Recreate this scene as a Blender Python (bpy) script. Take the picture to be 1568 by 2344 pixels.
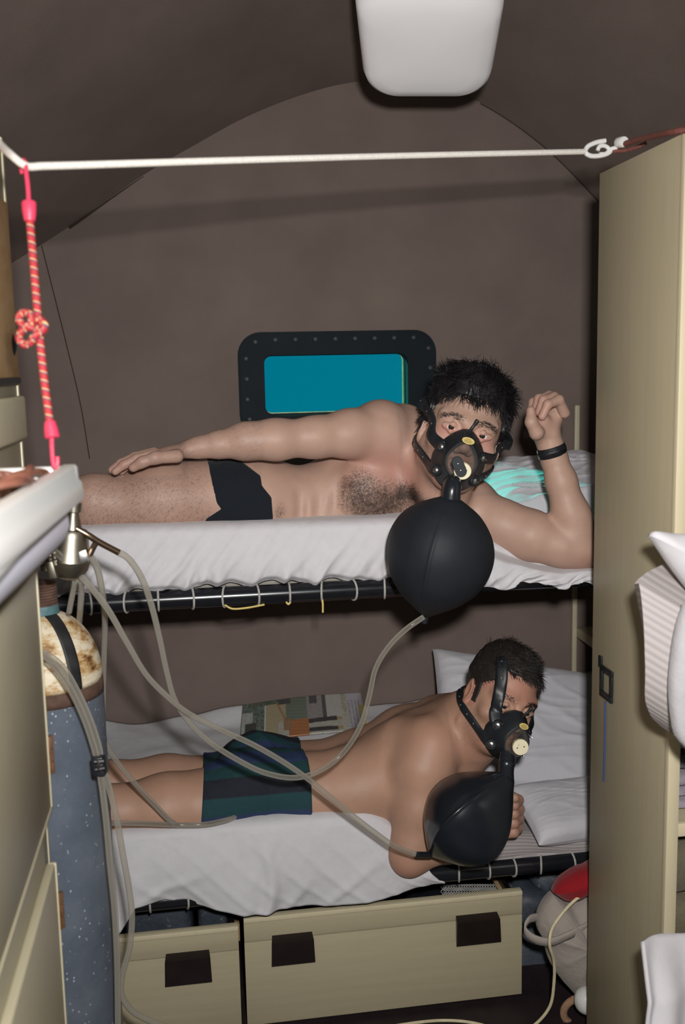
import bpy, bmesh, math, random
import numpy as np
from mathutils import Vector, Matrix
rng = np.random.default_rng(7); random.seed(7)
for o in list(bpy.data.objects): bpy.data.objects.remove(o)
S = bpy.context.scene; COL = S.collection
# ------------------------------------------------------------------ camera
F = 2279.; W, H = 1568, 2344
CAM = np.array([0, 0, 1.5]); PITCH = math.radians(8.2); YAW = math.radians(8.5); ROLL = math.radians(1.2)
cf = np.array([math.sin(YAW)*math.cos(PITCH), math.cos(YAW)*math.cos(PITCH), -math.sin(PITCH)])
r0 = np.array([math.cos(YAW), -math.sin(YAW), 0]); u0 = np.cross(r0, cf)
cr = math.cos(ROLL)*r0-math.sin(ROLL)*u0; cu = math.sin(ROLL)*r0+math.cos(ROLL)*u0
cam = bpy.data.cameras.new('camera'); co = bpy.data.objects.new('camera', cam); COL.objects.link(co)
co.matrix_world = Matrix([[cr[0], cu[0], -cf[0], CAM[0]], [cr[1], cu[1], -cf[1], CAM[1]], [cr[2], cu[2], -cf[2], CAM[2]], [0, 0, 0, 1]])
cam.sensor_fit = 'VERTICAL'; cam.sensor_height = 36; cam.lens = 35.0; cam.clip_start = .02
cam.dof.use_dof = True; cam.dof.focus_distance = 2.2; cam.dof.aperture_fstop = 4.5
S.camera = co
# ------------------------------------------------------------------ world: sea water outside the port, flash, exposure
w = bpy.data.worlds.new('sea_water'); S.world = w; w.use_nodes = True
w.node_tree.nodes['Background'].inputs[0].default_value = (0.0, 0.20, 0.29, 1); w.node_tree.nodes['Background'].inputs[1].default_value = 1.0
def light(name, kind, loc, power, color=(1, 1, 1), size=.1, target=None):
    l = bpy.data.lights.new(name, kind); l.energy = power; l.color = color
    if kind == 'AREA': l.size = size
    o = bpy.data.objects.new(name, l); COL.objects.link(o); o.location = loc
    if target is not None: o.rotation_euler = (Vector(target)-Vector(loc)).to_track_quat('-Z', 'Y').to_euler()
    return o
fl = light('camera_flash', 'AREA', (.07, -.02, 1.65), 29.5, (1, .97, .95), .07, (.45, 2.4, 1.15)); fl.data.spread = math.radians(150)
sn = light('daylight_through_water', 'SUN', (-2.7, 3.8, 2.1), 6.5, (.12, 1.0, .8), target=(0, 0, 0)); sn.data.angle = math.radians(2.5)
S.view_settings.view_transform = 'Standard'; S.view_settings.look = 'None'; S.view_settings.gamma = 1
S.view_settings.use_curve_mapping = False; S.view_settings.exposure = 0.0
# ------------------------------------------------------------------ pixel helpers: a pixel and a depth give a point of the room
def ray(px, py): return cf+cr*(px-W/2)/F-cu*(py-H/2)/F
def P(px, py, Y): d = ray(px, py); return CAM+d*(Y/d[1])
def PX(px, py, X): d = ray(px, py); return CAM+d*(X/d[0])
def PZ(px, py, Z): d = ray(px, py); return CAM+d*((Z-CAM[2])/d[2])
def A(*a): return np.array(a, float)
def unit(v): v = np.asarray(v, float); return v/(np.linalg.norm(v)+1e-12)
def sstep(a, b, x): t = np.clip((x-a)/(b-a), 0, 1); return t*t*(3-2*t)
# ------------------------------------------------------------------ mesh helpers
class G:
    def __init__(s): s.v = []; s.f = []
    def add(s, v, f):
        n = len(s.v); s.v.extend([tuple(map(float, p)) for p in v]); s.f.extend([tuple(i+n for i in q) for q in f]); return s
    def box(s, lo, hi, bevel=0., seg=2, M=None):
        bm = bmesh.new(); bmesh.ops.create_cube(bm, size=1)
        lo, hi = A(*lo), A(*hi)
        for v in bm.verts: v.co = Vector((lo+hi)/2+A(*v.co)*(hi-lo))
        if bevel: bmesh.ops.bevel(bm, geom=bm.edges[:], offset=bevel, segments=seg, affect='EDGES', profile=.5)
        if M is not None: bmesh.ops.transform(bm, matrix=M, verts=bm.verts)
        bm.verts.index_update(); s.add([v.co for v in bm.verts], [[v.index for v in f.verts] for f in bm.faces]); bm.free(); return s
    def obox(s, c, ax, ay, az, bevel=0., seg=2):      # oriented box: centre and half-axis vectors
        M = Matrix([[ax[i], ay[i], az[i], c[i]] for i in range(3)]+[[0, 0, 0, 1]])
        L = [np.linalg.norm(q) for q in (ax, ay, az)]
        M = Matrix([[ax[i]/L[0], ay[i]/L[1], az[i]/L[2], c[i]] for i in range(3)]+[[0, 0, 0, 1]])
        return s.box([-L[0], -L[1], -L[2]], L, bevel, seg, M)
    def tube(s, pts, r, n=10, caps=True, closed=False, twist=0):
        pts = np.asarray(pts, float); m = len(pts); r = np.broadcast_to(np.asarray(r, float), (m,))
        t = np.gradient(pts, axis=0) if not closed else np.roll(pts, -1, 0)-np.roll(pts, 1, 0)
        t /= np.linalg.norm(t, axis=1)[:, None]+1e-12
        nrm = np.cross(t[0], [0, 0, 1.]);
        if np.linalg.norm(nrm) < .1: nrm = np.cross(t[0], [1., 0, 0])
        nrm = unit(nrm); V = []
        for i in range(m):
            nrm = unit(nrm-t[i]*(nrm@t[i])); b = np.cross(t[i], nrm)
            a = np.arange(n)*2*math.pi/n+twist*i
            V += list(pts[i]+r[i]*(np.cos(a)[:, None]*nrm+np.sin(a)[:, None]*b))
        Fc = []
        for i in range(m if closed else m-1):
            j = (i+1) % m
            for k in range(n): Fc.append((i*n+k, i*n+(k+1) % n, j*n+(k+1) % n, j*n+k))
        if caps and not closed: Fc.append(tuple(range(n-1, -1, -1))); Fc.append(tuple((m-1)*n+k for k in range(n)))
        return s.add(V, Fc)
    def lathe(s, prof, c, axis=(0, 0, 1), n=32, ref=None, mod=None):   # prof: (radius, height along axis)
        ax = unit(axis); x = unit(np.cross(ax, [0, 1, .01]) if ref is None else np.asarray(ref)-ax*(np.asarray(ref)@ax)); y = np.cross(ax, x)
        V = []; Fc = []; m = len(prof)
        for (r, h) in prof:
            for k in range(n):
                a = 2*math.pi*k/n; rr = r*(mod(a, h) if mod else 1)
                V.append(np.asarray(c)+ax*h+rr*(math.cos(a)*x+math.sin(a)*y))
        for i in range(m-1):
            for k in range(n): Fc.append((i*n+k, i*n+(k+1) % n, (i+1)*n+(k+1) % n, (i+1)*n+k))
        if prof[0][0] > 1e-6: Fc.append(tuple(range(n-1, -1, -1)))
        if prof[-1][0] > 1e-6: Fc.append(tuple((m-1)*n+k for k in range(n)))
        return s.add(V, Fc)
    def grid(s, V, closed_u=False):                # V: (nu, nv, 3)
        nu, nv = V.shape[:2]; Fc = []
        for i in range(nu if closed_u else nu-1):
            for j in range(nv-1):
                a, b = i*nv+j, ((i+1) % nu)*nv+j; Fc.append((a, b, b+1, a+1))
        return s.add(V.reshape(-1, 3), Fc)
    def sheet(s, V, th=.004):                      # a grid given thickness, closed at its rim
        nu, nv = V.shape[:2]
        du = np.gradient(V, axis=0); dv = np.gradient(V, axis=1); nn = np.cross(du, dv); nn /= np.linalg.norm(nn, axis=2)[..., None]+1e-12
        B = V-nn*th; n0 = len(s.v); s.grid(V); n1 = len(s.v); s.v.extend([tuple(p) for p in B.reshape(-1, 3)])
        for i in range(nu-1):
            for j in range(nv-1):
                a, b = n1+i*nv+j, n1+(i+1)*nv+j; s.f.append((a, a+1, b+1, b))
        rim = [(i, 0) for i in range(nu)]+[(nu-1, j) for j in range(1, nv)]+[(i, nv-1) for i in range(nu-2, -1, -1)]+[(0, j) for j in range(nv-2, 0, -1)]
        for (i, j), (k, l) in zip(rim, rim[1:]+rim[:1]):
            s.f.append((n0+i*nv+j, n1+i*nv+j, n1+k*nv+l, n0+k*nv+l))
        return s
    def prism(s, poly, d, bevel=0., seg=1):              # poly: planar 3D points, d: extrusion vector
        bm = bmesh.new(); vs = [bm.verts.new(p) for p in poly]; f = bm.faces.new(vs)
        r = bmesh.ops.extrude_face_region(bm, geom=[f]); nv = [e for e in r['geom'] if isinstance(e, bmesh.types.BMVert)]
        bmesh.ops.translate(bm, verts=nv, vec=Vector(d)); bmesh.ops.recalc_face_normals(bm, faces=bm.faces)
        if bevel: bmesh.ops.bevel(bm, geom=bm.edges[:], offset=bevel, segments=seg, affect='EDGES')
        bm.verts.index_update(); s.add([v.co for v in bm.verts], [[v.index for v in q.verts] for q in bm.faces]); bm.free(); return s
def spline(pts, n=60):
    p = np.asarray(pts, float); m = len(p)
    d = np.r_[0, np.cumsum(np.linalg.norm(np.diff(p, axis=0), axis=1)**.5)]
    q = np.vstack([2*p[0]-p[1], p, 2*p[-1]-p[-2]]); T = np.r_[-(d[1]-d[0]), d, 2*d[-1]-d[-2]]
    out = []
    for t in np.linspace(0, d[-1], n):
        i = min(max(np.searchsorted(d, t, 'right')-1, 0), m-2)
        t0, t1, t2, t3 = T[i:i+4]; p0, p1, p2, p3 = q[i:i+4]
        a1 = (t1-t)/(t1-t0)*p0+(t-t0)/(t1-t0)*p1; a2 = (t2-t)/(t2-t1)*p1+(t-t1)/(t2-t1)*p2; a3 = (t3-t)/(t3-t2)*p2+(t-t2)/(t3-t2)*p3
        b1 = (t2-t)/(t2-t0)*a1+(t-t0)/(t2-t0)*a2; b2 = (t3-t)/(t3-t1)*a2+(t-t1)/(t3-t1)*a3
        out.append((t2-t)/(t2-t1)*b1+(t-t1)/(t2-t1)*b2)
    return np.array(out)
WL = {}
def tag(o, label=None, cat=None, group=None, kind=None):
    if label: o['label'] = label
    if cat: o['category'] = cat
    if group: o['group'] = group
    if kind: o['kind'] = kind
    return o
def thing(name, base, label, cat, group=None):
    o = bpy.data.objects.new(name, None); COL.objects.link(o); o.location = Vector(base); o.empty_display_size = .05
    WL[o] = A(*base); return tag(o, label, cat, group)
def obj(name, g, m, parent=None, smooth=True, ang=35, kind=None, label=None, attrs=None):
    V = np.asarray(g.v, float) if isinstance(g, G) else np.asarray(g[0], float); Fc = g.f if isinstance(g, G) else g[1]
    org = WL[parent] if parent is not None else A((V[:, 0].min()+V[:, 0].max())/2, (V[:, 1].min()+V[:, 1].max())/2, V[:, 2].min())
    me = bpy.data.meshes.new(name)
    if isinstance(Fc, np.ndarray):
        Vl = (V-org).astype(np.float32); me.vertices.add(len(Vl)); me.vertices.foreach_set('co', Vl.ravel())
        k = Fc.shape[1]; me.loops.add(Fc.size); me.loops.foreach_set('vertex_index', Fc.astype(np.int32).ravel())
        me.polygons.add(len(Fc)); me.polygons.foreach_set('loop_start', np.arange(0, Fc.size, k, dtype=np.int32)); me.update(calc_edges=True)
    else: me.from_pydata((V-org).tolist(), [], Fc)
    me.validate(); me.update()
    if attrs:
        for an, av in attrs.items():
            a = me.attributes.new(an, 'FLOAT', 'POINT'); a.data.foreach_set('value', np.asarray(av, np.float32))
    if smooth:
        me.shade_smooth()
        if ang: me.set_sharp_from_angle(angle=math.radians(ang))
    me.materials.append(MAT[m] if isinstance(m, str) else m)
    o = bpy.data.objects.new(name, me); COL.objects.link(o)
    if parent is not None: o.parent = parent; WL[o] = WL[parent]
    else: o.location = Vector(org); WL[o] = org
    if kind: o['kind'] = kind
    if label: o['label'] = label
    return o
def struct(name, g, m, parent=None, **k):
    o = obj(name, g, m, parent, **k)
    if parent is None: o['kind'] = 'structure'
    return o
# ------------------------------------------------------------------ materials
MAT = {}
def lin(c): return tuple(((x/255)/12.92 if x/255 <= .04045 else ((x/255+.055)/1.055)**2.4) for x in c)
class NT:
    def __init__(s, name):
        m = bpy.data.materials.new(name); m.use_nodes = True; s.m = m; s.t = m.node_tree; s.b = s.t.nodes['Principled BSDF']; s.out = s.t.nodes['Material Output']; MAT[name] = m
        s.tc = s.t.nodes.new('ShaderNodeTexCoord'); s.src = s.tc.outputs['Object']
    def n(s, typ, **k):
        q = s.t.nodes.new(typ)
        for a, b in k.items(): setattr(q, a, b)
        return q
    def l(s, a, b): s.t.links.new(a, b)
    def mapping(s, sc=(1, 1, 1), rot=(0, 0, 0), loc=(0, 0, 0)):
        q = s.n('ShaderNodeMapping'); q.inputs['Scale'].default_value = sc; q.inputs['Rotation'].default_value = rot; q.inputs['Location'].default_value = loc; s.l(s.src, q.inputs[0]); return q.outputs[0]
    def noise(s, scale, detail=3, rough=.55, vec=None):
        q = s.n('ShaderNodeTexNoise'); q.inputs['Scale'].default_value = scale; q.inputs['Detail'].default_value = detail; q.inputs['Roughness'].default_value = rough
        s.l(vec if vec is not None else s.src, q.inputs['Vector']); return q.outputs['Fac']
    def ramp(s, fac, stops):
        q = s.n('ShaderNodeValToRGB'); e = q.color_ramp.elements
        while len(e) < len(stops): e.new(.5)
        for x, (p, c) in zip(e, stops): x.position = p; x.color = (*c, 1) if len(c) == 3 else c
        s.l(fac, q.inputs[0]); return q.outputs[0]
    def mix(s, fac, a, b, mode='MIX'):
        q = s.n('ShaderNodeMix', data_type='RGBA', blend_type=mode)
        for v, i in ((fac, 0), (a, 6), (b, 7)):
            if isinstance(v, (int, float)): q.inputs[i].default_value = v
            elif isinstance(v, tuple): q.inputs[i].default_value = (*v[:3], 1)
            else: s.l(v, q.inputs[i])
        return q.outputs[2]
    def bump(s, h, strength=.3, dist=.002):
        q = s.n('ShaderNodeBump'); q.inputs['Strength'].default_value = strength; q.inputs['Distance'].default_value = dist; s.l(h, q.inputs['Height'])
        if s.b.inputs['Normal'].links: s.l(s.b.inputs['Normal'].links[0].from_socket, q.inputs['Normal'])
        s.l(q.outputs[0], s.b.inputs['Normal']); return s
    def col(s, c):
        if isinstance(c, tuple): s.b.inputs['Base Color'].default_value = (*c[:3], 1)
        else: s.l(c, s.b.inputs['Base Color'])
        return s
    def set(s, **k):
        for a, b in k.items(): s.b.inputs[a.replace('_', ' ')].default_value = b
        return s
    def attr(s, name):
        q = s.n('ShaderNodeAttribute', attribute_name=name); return q.outputs['Fac']
    def math(s, op, a, b=0.):
        q = s.n('ShaderNodeMath', operation=op)
        for v, i in ((a, 0), (b, 1)):
            if isinstance(v, (int, float)): q.inputs[i].default_value = v
            else: s.l(v, q.inputs[i])
        return q.outputs[0]
def plain(name, c, rough=.5, var=.12, scale=12, metal=0, bump=0, bscale=200, spec=.5):
    t = NT(name); d = tuple(x*(1-var) for x in c); u_ = tuple(min(1, x*(1+var)) for x in c)
    t.col(t.ramp(t.noise(scale, 4), [(.3, d), (.7, u_)])).set(Roughness=rough, Metallic=metal)
    t.b.inputs['Specular IOR Level'].default_value = spec
    if bump: t.bump(t.noise(bscale, 3), bump, .001)
    return t
# brown felt lining
t = plain('felt', (.175, .135, .118), .95, .10, 5, bump=.5, bscale=420, spec=.15)
t = plain('felt_dark', (.05, .036, .03), .95, .1, 5, spec=.1)
def wood(name, c, sc, amp=.10, rough=.42):
    t = NT(name); v = t.mapping(sc); n1 = t.noise(1.0, 6, .65, v); n2 = t.noise(4.0, 3, .6, t.mapping(tuple(x*3 for x in sc)))
    d = tuple(x*(1-amp) for x in c); u_ = tuple(min(1, x*(1+amp)) for x in c)
    t.col(t.mix(.3, t.ramp(n1, [(.25, d), (.75, u_)]), t.ramp(n2, [(.3, d), (.7, u_)]))).set(Roughness=rough); t.bump(n2, .08, .0005); return t
CR = (.40, .35, .235)
wood('laminate_v', CR, (60, 60, 3)); wood('laminate_h', (.42, .37, .245), (3, 60, 70)); wood('laminate_edge', (.60, .53, .36), (40, 40, 3), .06)
plain('cream_paint', (.46, .42, .29), .45, .05, 8)
plain('cream_edge', (.60, .55, .38), .4, .05, 8)
def cloth(name, c, wr=.5, sc=9, weave=900, rough=.9):
    t = NT(name); n = t.noise(sc, 5, .6); t.col(t.ramp(t.noise(40, 3), [(.3, tuple(x*.95 for x in c)), (.7, c)])).set(Roughness=rough); t.b.inputs['Specular IOR Level'].default_value = .15
    t.b.inputs['Sheen Weight'].default_value = .15
    t.bump(t.noise(weave, 1), .25, .0006); t.bump(n, wr, .012); return t
cloth('sheet_cotton', (.60, .59, .61), .35, 10); cloth('pillow_cotton', (.60, .59, .63), .35, 8); cloth('sheet_white', (.60, .585, .61), .3, 8)
cloth('canvas_bag', (.34, .30, .265), .6, 14, 700); cloth('canvas_red', (.28, .012, .018), .4, 16, 700); cloth('towel_white', (.46, .45, .47), .5, 10, 300)
cloth('blue_cloth', (.02, .03, .12), .4); cloth('grey_clothes', (.16, .17, .19), .9, 22); cloth('olive_clothes', (.15, .13, .085), .9, 18); cloth('mauve_clothes', (.30, .27, .31), .9, 30)
cloth('tan_web', (.42, .40, .34), .3)
t = NT('ticking'); v = t.mapping((0, 0, 0)); sx = t.n('ShaderNodeUVMap')
wv = t.n('ShaderNodeTexWave', wave_type='BANDS', bands_direction='X'); wv.inputs['Scale'].default_value = 1; wv.inputs['Distortion'].default_value = .6; wv.inputs['Detail'].default_value = 1
at = t.n('ShaderNodeAttribute', attribute_name='stripe'); cb = t.n('ShaderNodeCombineXYZ'); t.l(at.outputs['Fac'], cb.inputs[0]); t.l(cb.outputs[0], wv.inputs[0])
t.col(t.ramp(wv.outputs['Fac'], [(.25, (.36, .325, .315)), (.6, (.44, .405, .40))])).set(Roughness=.9); t.bump(wv.outputs['Fac'], .22, .003); t.bump(t.noise(700, 1), .2, .0005)
plain('black_rubber', (.012, .015, .019), .42, .15, 30, bump=.05, bscale=300)
plain('shiny_rubber', (.012, .015, .020), .24, .12, 12, bump=.06, bscale=60)
plain('matte_rubber', (.012, .015, .020), .62, .15, 20, bump=.15, bscale=90, spec=.3)
plain('black_tube', (.010, .011, .014), .22, .2, 20)
plain('cord_grey', (.40, .39, .36), .8, .2, 300, bump=.6, bscale=900)
plain('cord_cream', (.62, .55, .36), .55, .1, 60); plain('cord_yellow', (.62, .48, .16), .6, .1, 60)
plain('rope_white', (.66, .63, .58), .85, .12, 300, bump=.6, bscale=600)
plain('plastic_white', (.64, .64, .62), .35, .03, 5); plain('plastic_lilac', (.58, .58, .66), .45, .03, 5)
plain('lamp_white', (.86, .84, .86), .5, .02, 4)
plain('plastic_pink', (.62, .045, .10), .4, .08, 40, bump=.5, bscale=500); plain('plastic_cream', (.80, .74, .52), .4, .04, 40)
plain('chrome', (.36, .33, .27), .40, .1, 25, metal=1); plain('steel', (.6, .6, .6), .3, .1, 25, metal=1); plain('brass_tube', (.40, .30, .20), .3, .15, 25, metal=1)
plain('brown_cable', (.16, .062, .04), .45, .1, 60); plain('brown_cord_fleck', (.13, .04, .03), .8, .5, 400)
plain('dark_wood', (.011, .0055, .005), .4, .3, 20); plain('tan_wood', (.36, .25, .13), .6, .15, 25); plain('latch_black', (.010, .016, .018), .35, .2, 20)
plain('hinge_brown', (.11, .055, .025), .45, .3, 60); plain('blue_cord', (.035, .075, .24), .6, .1, 60); plain('leather_black', (.012, .013, .016), .5, .3, 120, bump=.8, bscale=220)
plain('rope_tan', (.33, .20, .12), .9, .25, 200, bump=.8, bscale=400); plain('floor_dark', (.018, .010, .012), .6, .3, 20)
plain('nylon', (.35, .35, .33), .5, .1, 30)
plain('port_frame', (.006, .011, .015), .6, .15, 20, spec=.12); plain('bolt_grey', (.05, .052, .055), .55, .2, 40, spec=.4); plain('seal_yellow', (.45, .52, .18), .35, .3, 60)
# slate-blue ballast
t = NT('ballast'); n = t.noise(7, 6, .7); sp = t.noise(60, 3, .7)
t.col(t.mix(t.ramp(sp, [(.62, (0, 0, 0)), (.75, (.5, .5, .5))]), t.ramp(n, [(.3, (.025, .033, .045)), (.7, (.075, .09, .115))]), (.30, .32, .34))).set(Roughness=.55); t.bump(n, .5, .01)
# gas cylinder paint and shoulder
t = NT('cylinder_paint'); n = t.noise(9, 5, .65); vo = t.n('ShaderNodeTexVoronoi'); vo.inputs['Scale'].default_value = 95; t.l(t.mapping((1, 1, .75)), vo.inputs['Vector'])
ch = t.ramp(vo.outputs['Distance'], [(.10, (1, 1, 1)), (.20, (0, 0, 0))]); ch2 = t.ramp(t.noise(22, 3, .6), [(.40, (0, 0, 0)), (.58, (1, 1, 1))]); ch = t.mix(1., ch, ch2, 'MULTIPLY')
ru = t.ramp(t.noise(5, 6, .75), [(.66, (0, 0, 0)), (.74, (.6, .6, .6))])
base = t.mix(ru, t.ramp(n, [(.3, (.095, .118, .155)), (.7, (.165, .195, .24))]), (.09, .045, .03)); t.col(t.mix(ch, base, (.48, .52, .57))).set(Roughness=.42, Metallic=.15); t.bump(n, .25, .004); t.bump(vo.outputs['Distance'], .12, .001)
t = NT('cylinder_shoulder'); n = t.noise(16, 6, .7, t.mapping((1, 1, 2.2))); t.col(t.ramp(n, [(.36, (.12, .05, .015)), (.45, (.48, .30, .12)), (.55, (.72, .64, .47)), (.8, (.82, .78, .66))])).set(Roughness=.55)
plain('rust', (.10, .055, .038), .85, .35, 40, bump=.5, bscale=150); plain('teal_paint', (.07, .15, .17), .6, .4, 45, bump=.3, bscale=150); plain('black_paint', (.015, .016, .017), .6, .5, 40)
# skin with colour attributes: hair shadow (body hair pigment), flush (pinkness)
def skin(name, c, red):
    t = NT(name); a = t.ramp(t.noise(14, 5, .6), [(.3, tuple(x*.90 for x in c)), (.7, tuple(x*1.08 for x in c))])
    a = t.mix(t.math('MULTIPLY', t.noise(160, 2), .25), a, red)
    a = t.mix(t.attr('flush'), a, red)
    hn = t.ramp(t.noise(190, 3, .7), [(.35, (0, 0, 0)), (.65, (1, 1, 1))])
    a = t.mix(t.math('MULTIPLY', t.attr('stubble'), t.math('ADD', .35, t.math('MULTIPLY', hn, .8))), a, (.035, .022, .018))
    t.col(a).set(Roughness=.52); t.b.inputs['Specular IOR Level'].default_value = .4
    t.b.inputs['Subsurface Weight'].default_value = .12; t.b.inputs['Subsurface Radius'].default_value = (.012, .005, .003); t.b.inputs['Subsurface Scale'].default_value = .5
    t.bump(t.noise(350, 2), .10, .0008); t.bump(t.noise(30, 4), .12, .003); return t
skin('skin_upper', (.44, .295, .225), (.47, .215, .175)); skin('skin_lower', (.41, .252, .172), (.43, .18, .135))
t = plain('hair_black', (.012, .011, .013), .45, .4, 300); t = plain('hair_greying', (.022, .018, .016), .45, .6, 400)
plain('body_hair', (.07, .045, .033), .6, .2, 100); plain('lips', (.42, .13, .11), .4, .1, 60); plain('eye_white', (.72, .68, .66), .12, .03, 60); plain('iris', (.022, .015, .012), .1, .2, 300)
cloth('briefs_black', (.010, .013, .018), .4, 20, 900)
# striped bathing shorts
t = NT('striped_shorts'); at = t.attr('stripe'); n = t.noise(12, 3)
fr = t.math('FRACT', t.math('ADD', at, t.math('MULTIPLY', n, .03)))
rp = t.ramp(fr, [(0, (.014, .030, .082)), (.25, (.014, .030, .082)), (.27, (.005, .040, .046)), (.5, (.005, .040, .046)), (.52, (.006, .009, .018)), (.78, (.006, .009, .018)), (.80, (.005, .036, .040)), (1, (.005, .036, .040))])
t.col(rp).set(Roughness=.85); t.bump(t.noise(16, 5, .6), .6, .012); t.bump(t.noise(800, 1), .2, .0005)
# clear plastics: a tinted, glossy skin over a see-through body (edges denser, as in a thin wall seen at a slant)
def clear(name, tint, dens, rough=.12, edge=.75):
    t = NT(name); lw = t.n('ShaderNodeLayerWeight'); lw.inputs[0].default_value = .45
    tr = t.n('ShaderNodeBsdfTransparent'); tr.inputs[0].default_value = (*[min(1, .3+.7*x) for x in tint], 1)
    t.col(tint).set(Roughness=rough); mx = t.n('ShaderNodeMixShader')
    fac = t.math('ADD', dens, t.math('MULTIPLY', lw.outputs['Facing'], edge)); t.l(fac, mx.inputs[0]); t.l(tr.outputs[0], mx.inputs[1]); t.l(t.b.outputs[0], mx.inputs[2]); t.l(mx.outputs[0], t.out.inputs[0]); return t
clear('clear_hose', (.60, .57, .50), .12); clear('clear_dome', (.50, .47, .44), .03, .05, .35); clear('window_glass', (.6, .9, .9), .0, .02, .10)
# braided red cord
t = NT('red_braid'); ax = t.attr('along'); ar = t.attr('round')
s1 = t.math('FRACT', t.math('ADD', t.math('MULTIPLY', ax, 1.0), ar)); rp = t.ramp(s1, [(0, (.34, .022, .03)), (.62, (.38, .026, .034)), (.64, (.62, .42, .18)), (.74, (.62, .42, .18)), (.76, (.05, .05, .12)), (.90, (.05, .05, .12)), (.92, (.42, .02, .03))])
t.col(rp).set(Roughness=.7); t.bump(t.noise(700, 2), .4, .001)
# warm grained veneer panel on the left bulkhead
t = NT('orange_veneer'); n = t.noise(2.2, 6, .7, t.mapping((6, 6, 10), (.4, .3, 0))); t.col(t.ramp(n, [(.3, (.70, .38, .14)), (.5, (.86, .56, .25)), (.75, (.92, .68, .38))])).set(Roughness=.5)
# ================================================================== STRUCTURE
YB = 2.8; ZF = 0.0
def quad(pts): return G().add(pts, [tuple(range(len(pts)))])
# port opening (room side) and back wall around it
OX0, OX1, OZ0, OZ1 = .204, .610, 1.374, 1.540
def rrect(x0, x1, z0, z1, r, n=8):
    out = []
    for cx, cz, a0 in ((x1-r, z1-r, 0), (x0+r, z1-r, 90), (x0+r, z0+r, 180), (x1-r, z0+r, 270)):
        for k in range(n+1):
            a = math.radians(a0+90*k/n); out.append((cx+r*math.cos(a), cz+r*math.sin(a)))
    return out
g = G()
wx0, wx1, wz0, wz1 = -1.35, 1.45, -.05, 2.45
for (x0, x1, z0, z1) in ((wx0, OX0-.01, wz0, wz1), (OX1+.01, wx1, wz0, wz1), (OX0-.01, OX1+.01, wz0, OZ0-.01), (OX0-.01, OX1+.01, OZ1+.01, wz1)):
    g.box((x0, YB, z0), (x1, YB+.03, z1))
struct('wall_back', g, 'felt', smooth=False)
struct('wall_left', G().box((-1.38, -.9, -.05), (-1.35, YB+.03, 2.45)), 'felt', smooth=False)
struct('wall_right', G().box((1.45, -.9, -.05), (1.48, YB+.03, 2.45)), 'felt', smooth=False)
struct('wall_front', G().box((-1.38, -.93, -.05), (1.48, -.9, 2.45)), 'felt', smooth=False)
struct('floor', G().box((-1.38, -.93, -.06), (1.48, YB+.03, 0)), 'floor_dark', smooth=False)
# vaulted ceiling, meeting the back wall in an arch
arch = np.array([(-1.36, 1.36), (-.9, 1.56), (-.6, 1.71), (-.373, 1.841), (-.285, 1.897), (-.097, 2.022), (.045, 2.102), (.175, 2.171), (.33, 2.232), (.462, 2.266), (.64, 2.28), (.817, 2.227), (1.007, 2.113), (1.191, 1.947), (1.46, 1.68)])
ap = spline(arch, 90)
V = np.array([[(x, y, z+.30*(YB-y)) for y in (-.93, 0, 1, 2, YB, YB+.03)] for x, z in ap])
V2 = V.copy(); V2[..., 2] += .04
g = G().grid(V[::-1]); g.grid(V2); g.v = [tuple(p) for p in g.v]
struct('ceiling', g, 'felt', ang=60)
# seams of the lining
sel = ap[(ap[:, 0] > -.30) & (ap[:, 0] < -.085)]
struct('trim_1', G().tube([(x, YB-.002, z-.004) for x, z in sel], np.linspace(.0042, .0008, len(sel)), 6), 'felt_dark')
sel = ap[(ap[:, 0] > .80) & (ap[:, 0] < 1.25)]
struct('trim_2', G().tube([(x, YB-.001, z-.003) for x, z in sel], .0016, 6), 'felt_dark')
struct('trim_3', G().tube(spline([P(95, 562, YB-.001), P(120, 660, YB-.001), P(150, 780, YB-.001), P(185, 930, YB-.001), P(205, 1050, YB-.001)], 30), .0014, 6), 'felt_dark')
# ------------------------------------------------------------------ port light (window_1)
win = thing('window_1', ((OX0+OX1)/2, YB, 1.27), None, None); win['kind'] = 'structure'
def ringplate(o, i, y0, y1):
    n = len(o); g = G(); V = [(x, y0, z) for x, z in o]+[(x, y0, z) for x, z in i]+[(x, y1, z) for x, z in o]+[(x, y1, z) for x, z in i]; Fc = []
    for k in range(n):
        j = (k+1) % n; Fc += [(k, j, n+j, n+k), (2*n+k, 3*n+k, 3*n+j, 2*n+j), (k, 2*n+k, 2*n+j, j), (n+k, n+j, 3*n+j, 3*n+k)]
    return g.add(V, Fc)
fx0, fx1, fz0, fz1 = .138, .692, 1.318, 1.600
obj('window_frame', ringplate(rrect(fx0, fx1, fz0, fz1, .062), rrect(OX0, OX1, OZ0, OZ1, .02), YB-.022, YB+.02), 'port_frame', win, ang=40)
obj('flange', ringplate(rrect(fx0-.004, fx1+.004, fz0-.004, fz1+.004, .064), rrect(fx0+.02, fx1-.02, fz0+.02, fz1-.02, .05), YB-.008, YB), 'port_frame', win, ang=40)
obj('reveal', ringplate(rrect(OX0-.02, OX1+.02, OZ0-.02, OZ1+.02, .03), rrect(OX0+.004, OX1-.002, OZ0+.004, OZ1-.002, .02), YB+.012, YB+.034), 'port_frame', win, ang=40)
obj('seal', ringplate(rrect(OX0-.005, OX1+.005, OZ0-.005, OZ1+.005, .02), rrect(OX0+.003, OX1-.004, OZ0+.006, OZ1-.001, .02), YB+.030, YB+.038), 'seal_yellow', win, label='yellow-green rubber seal', ang=40)
obj('pane', G().box((OX0-.01, YB+.038, OZ0-.01), (OX1+.01, YB+.045, OZ1+.01)), 'window_glass', win, smooth=False)
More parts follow.
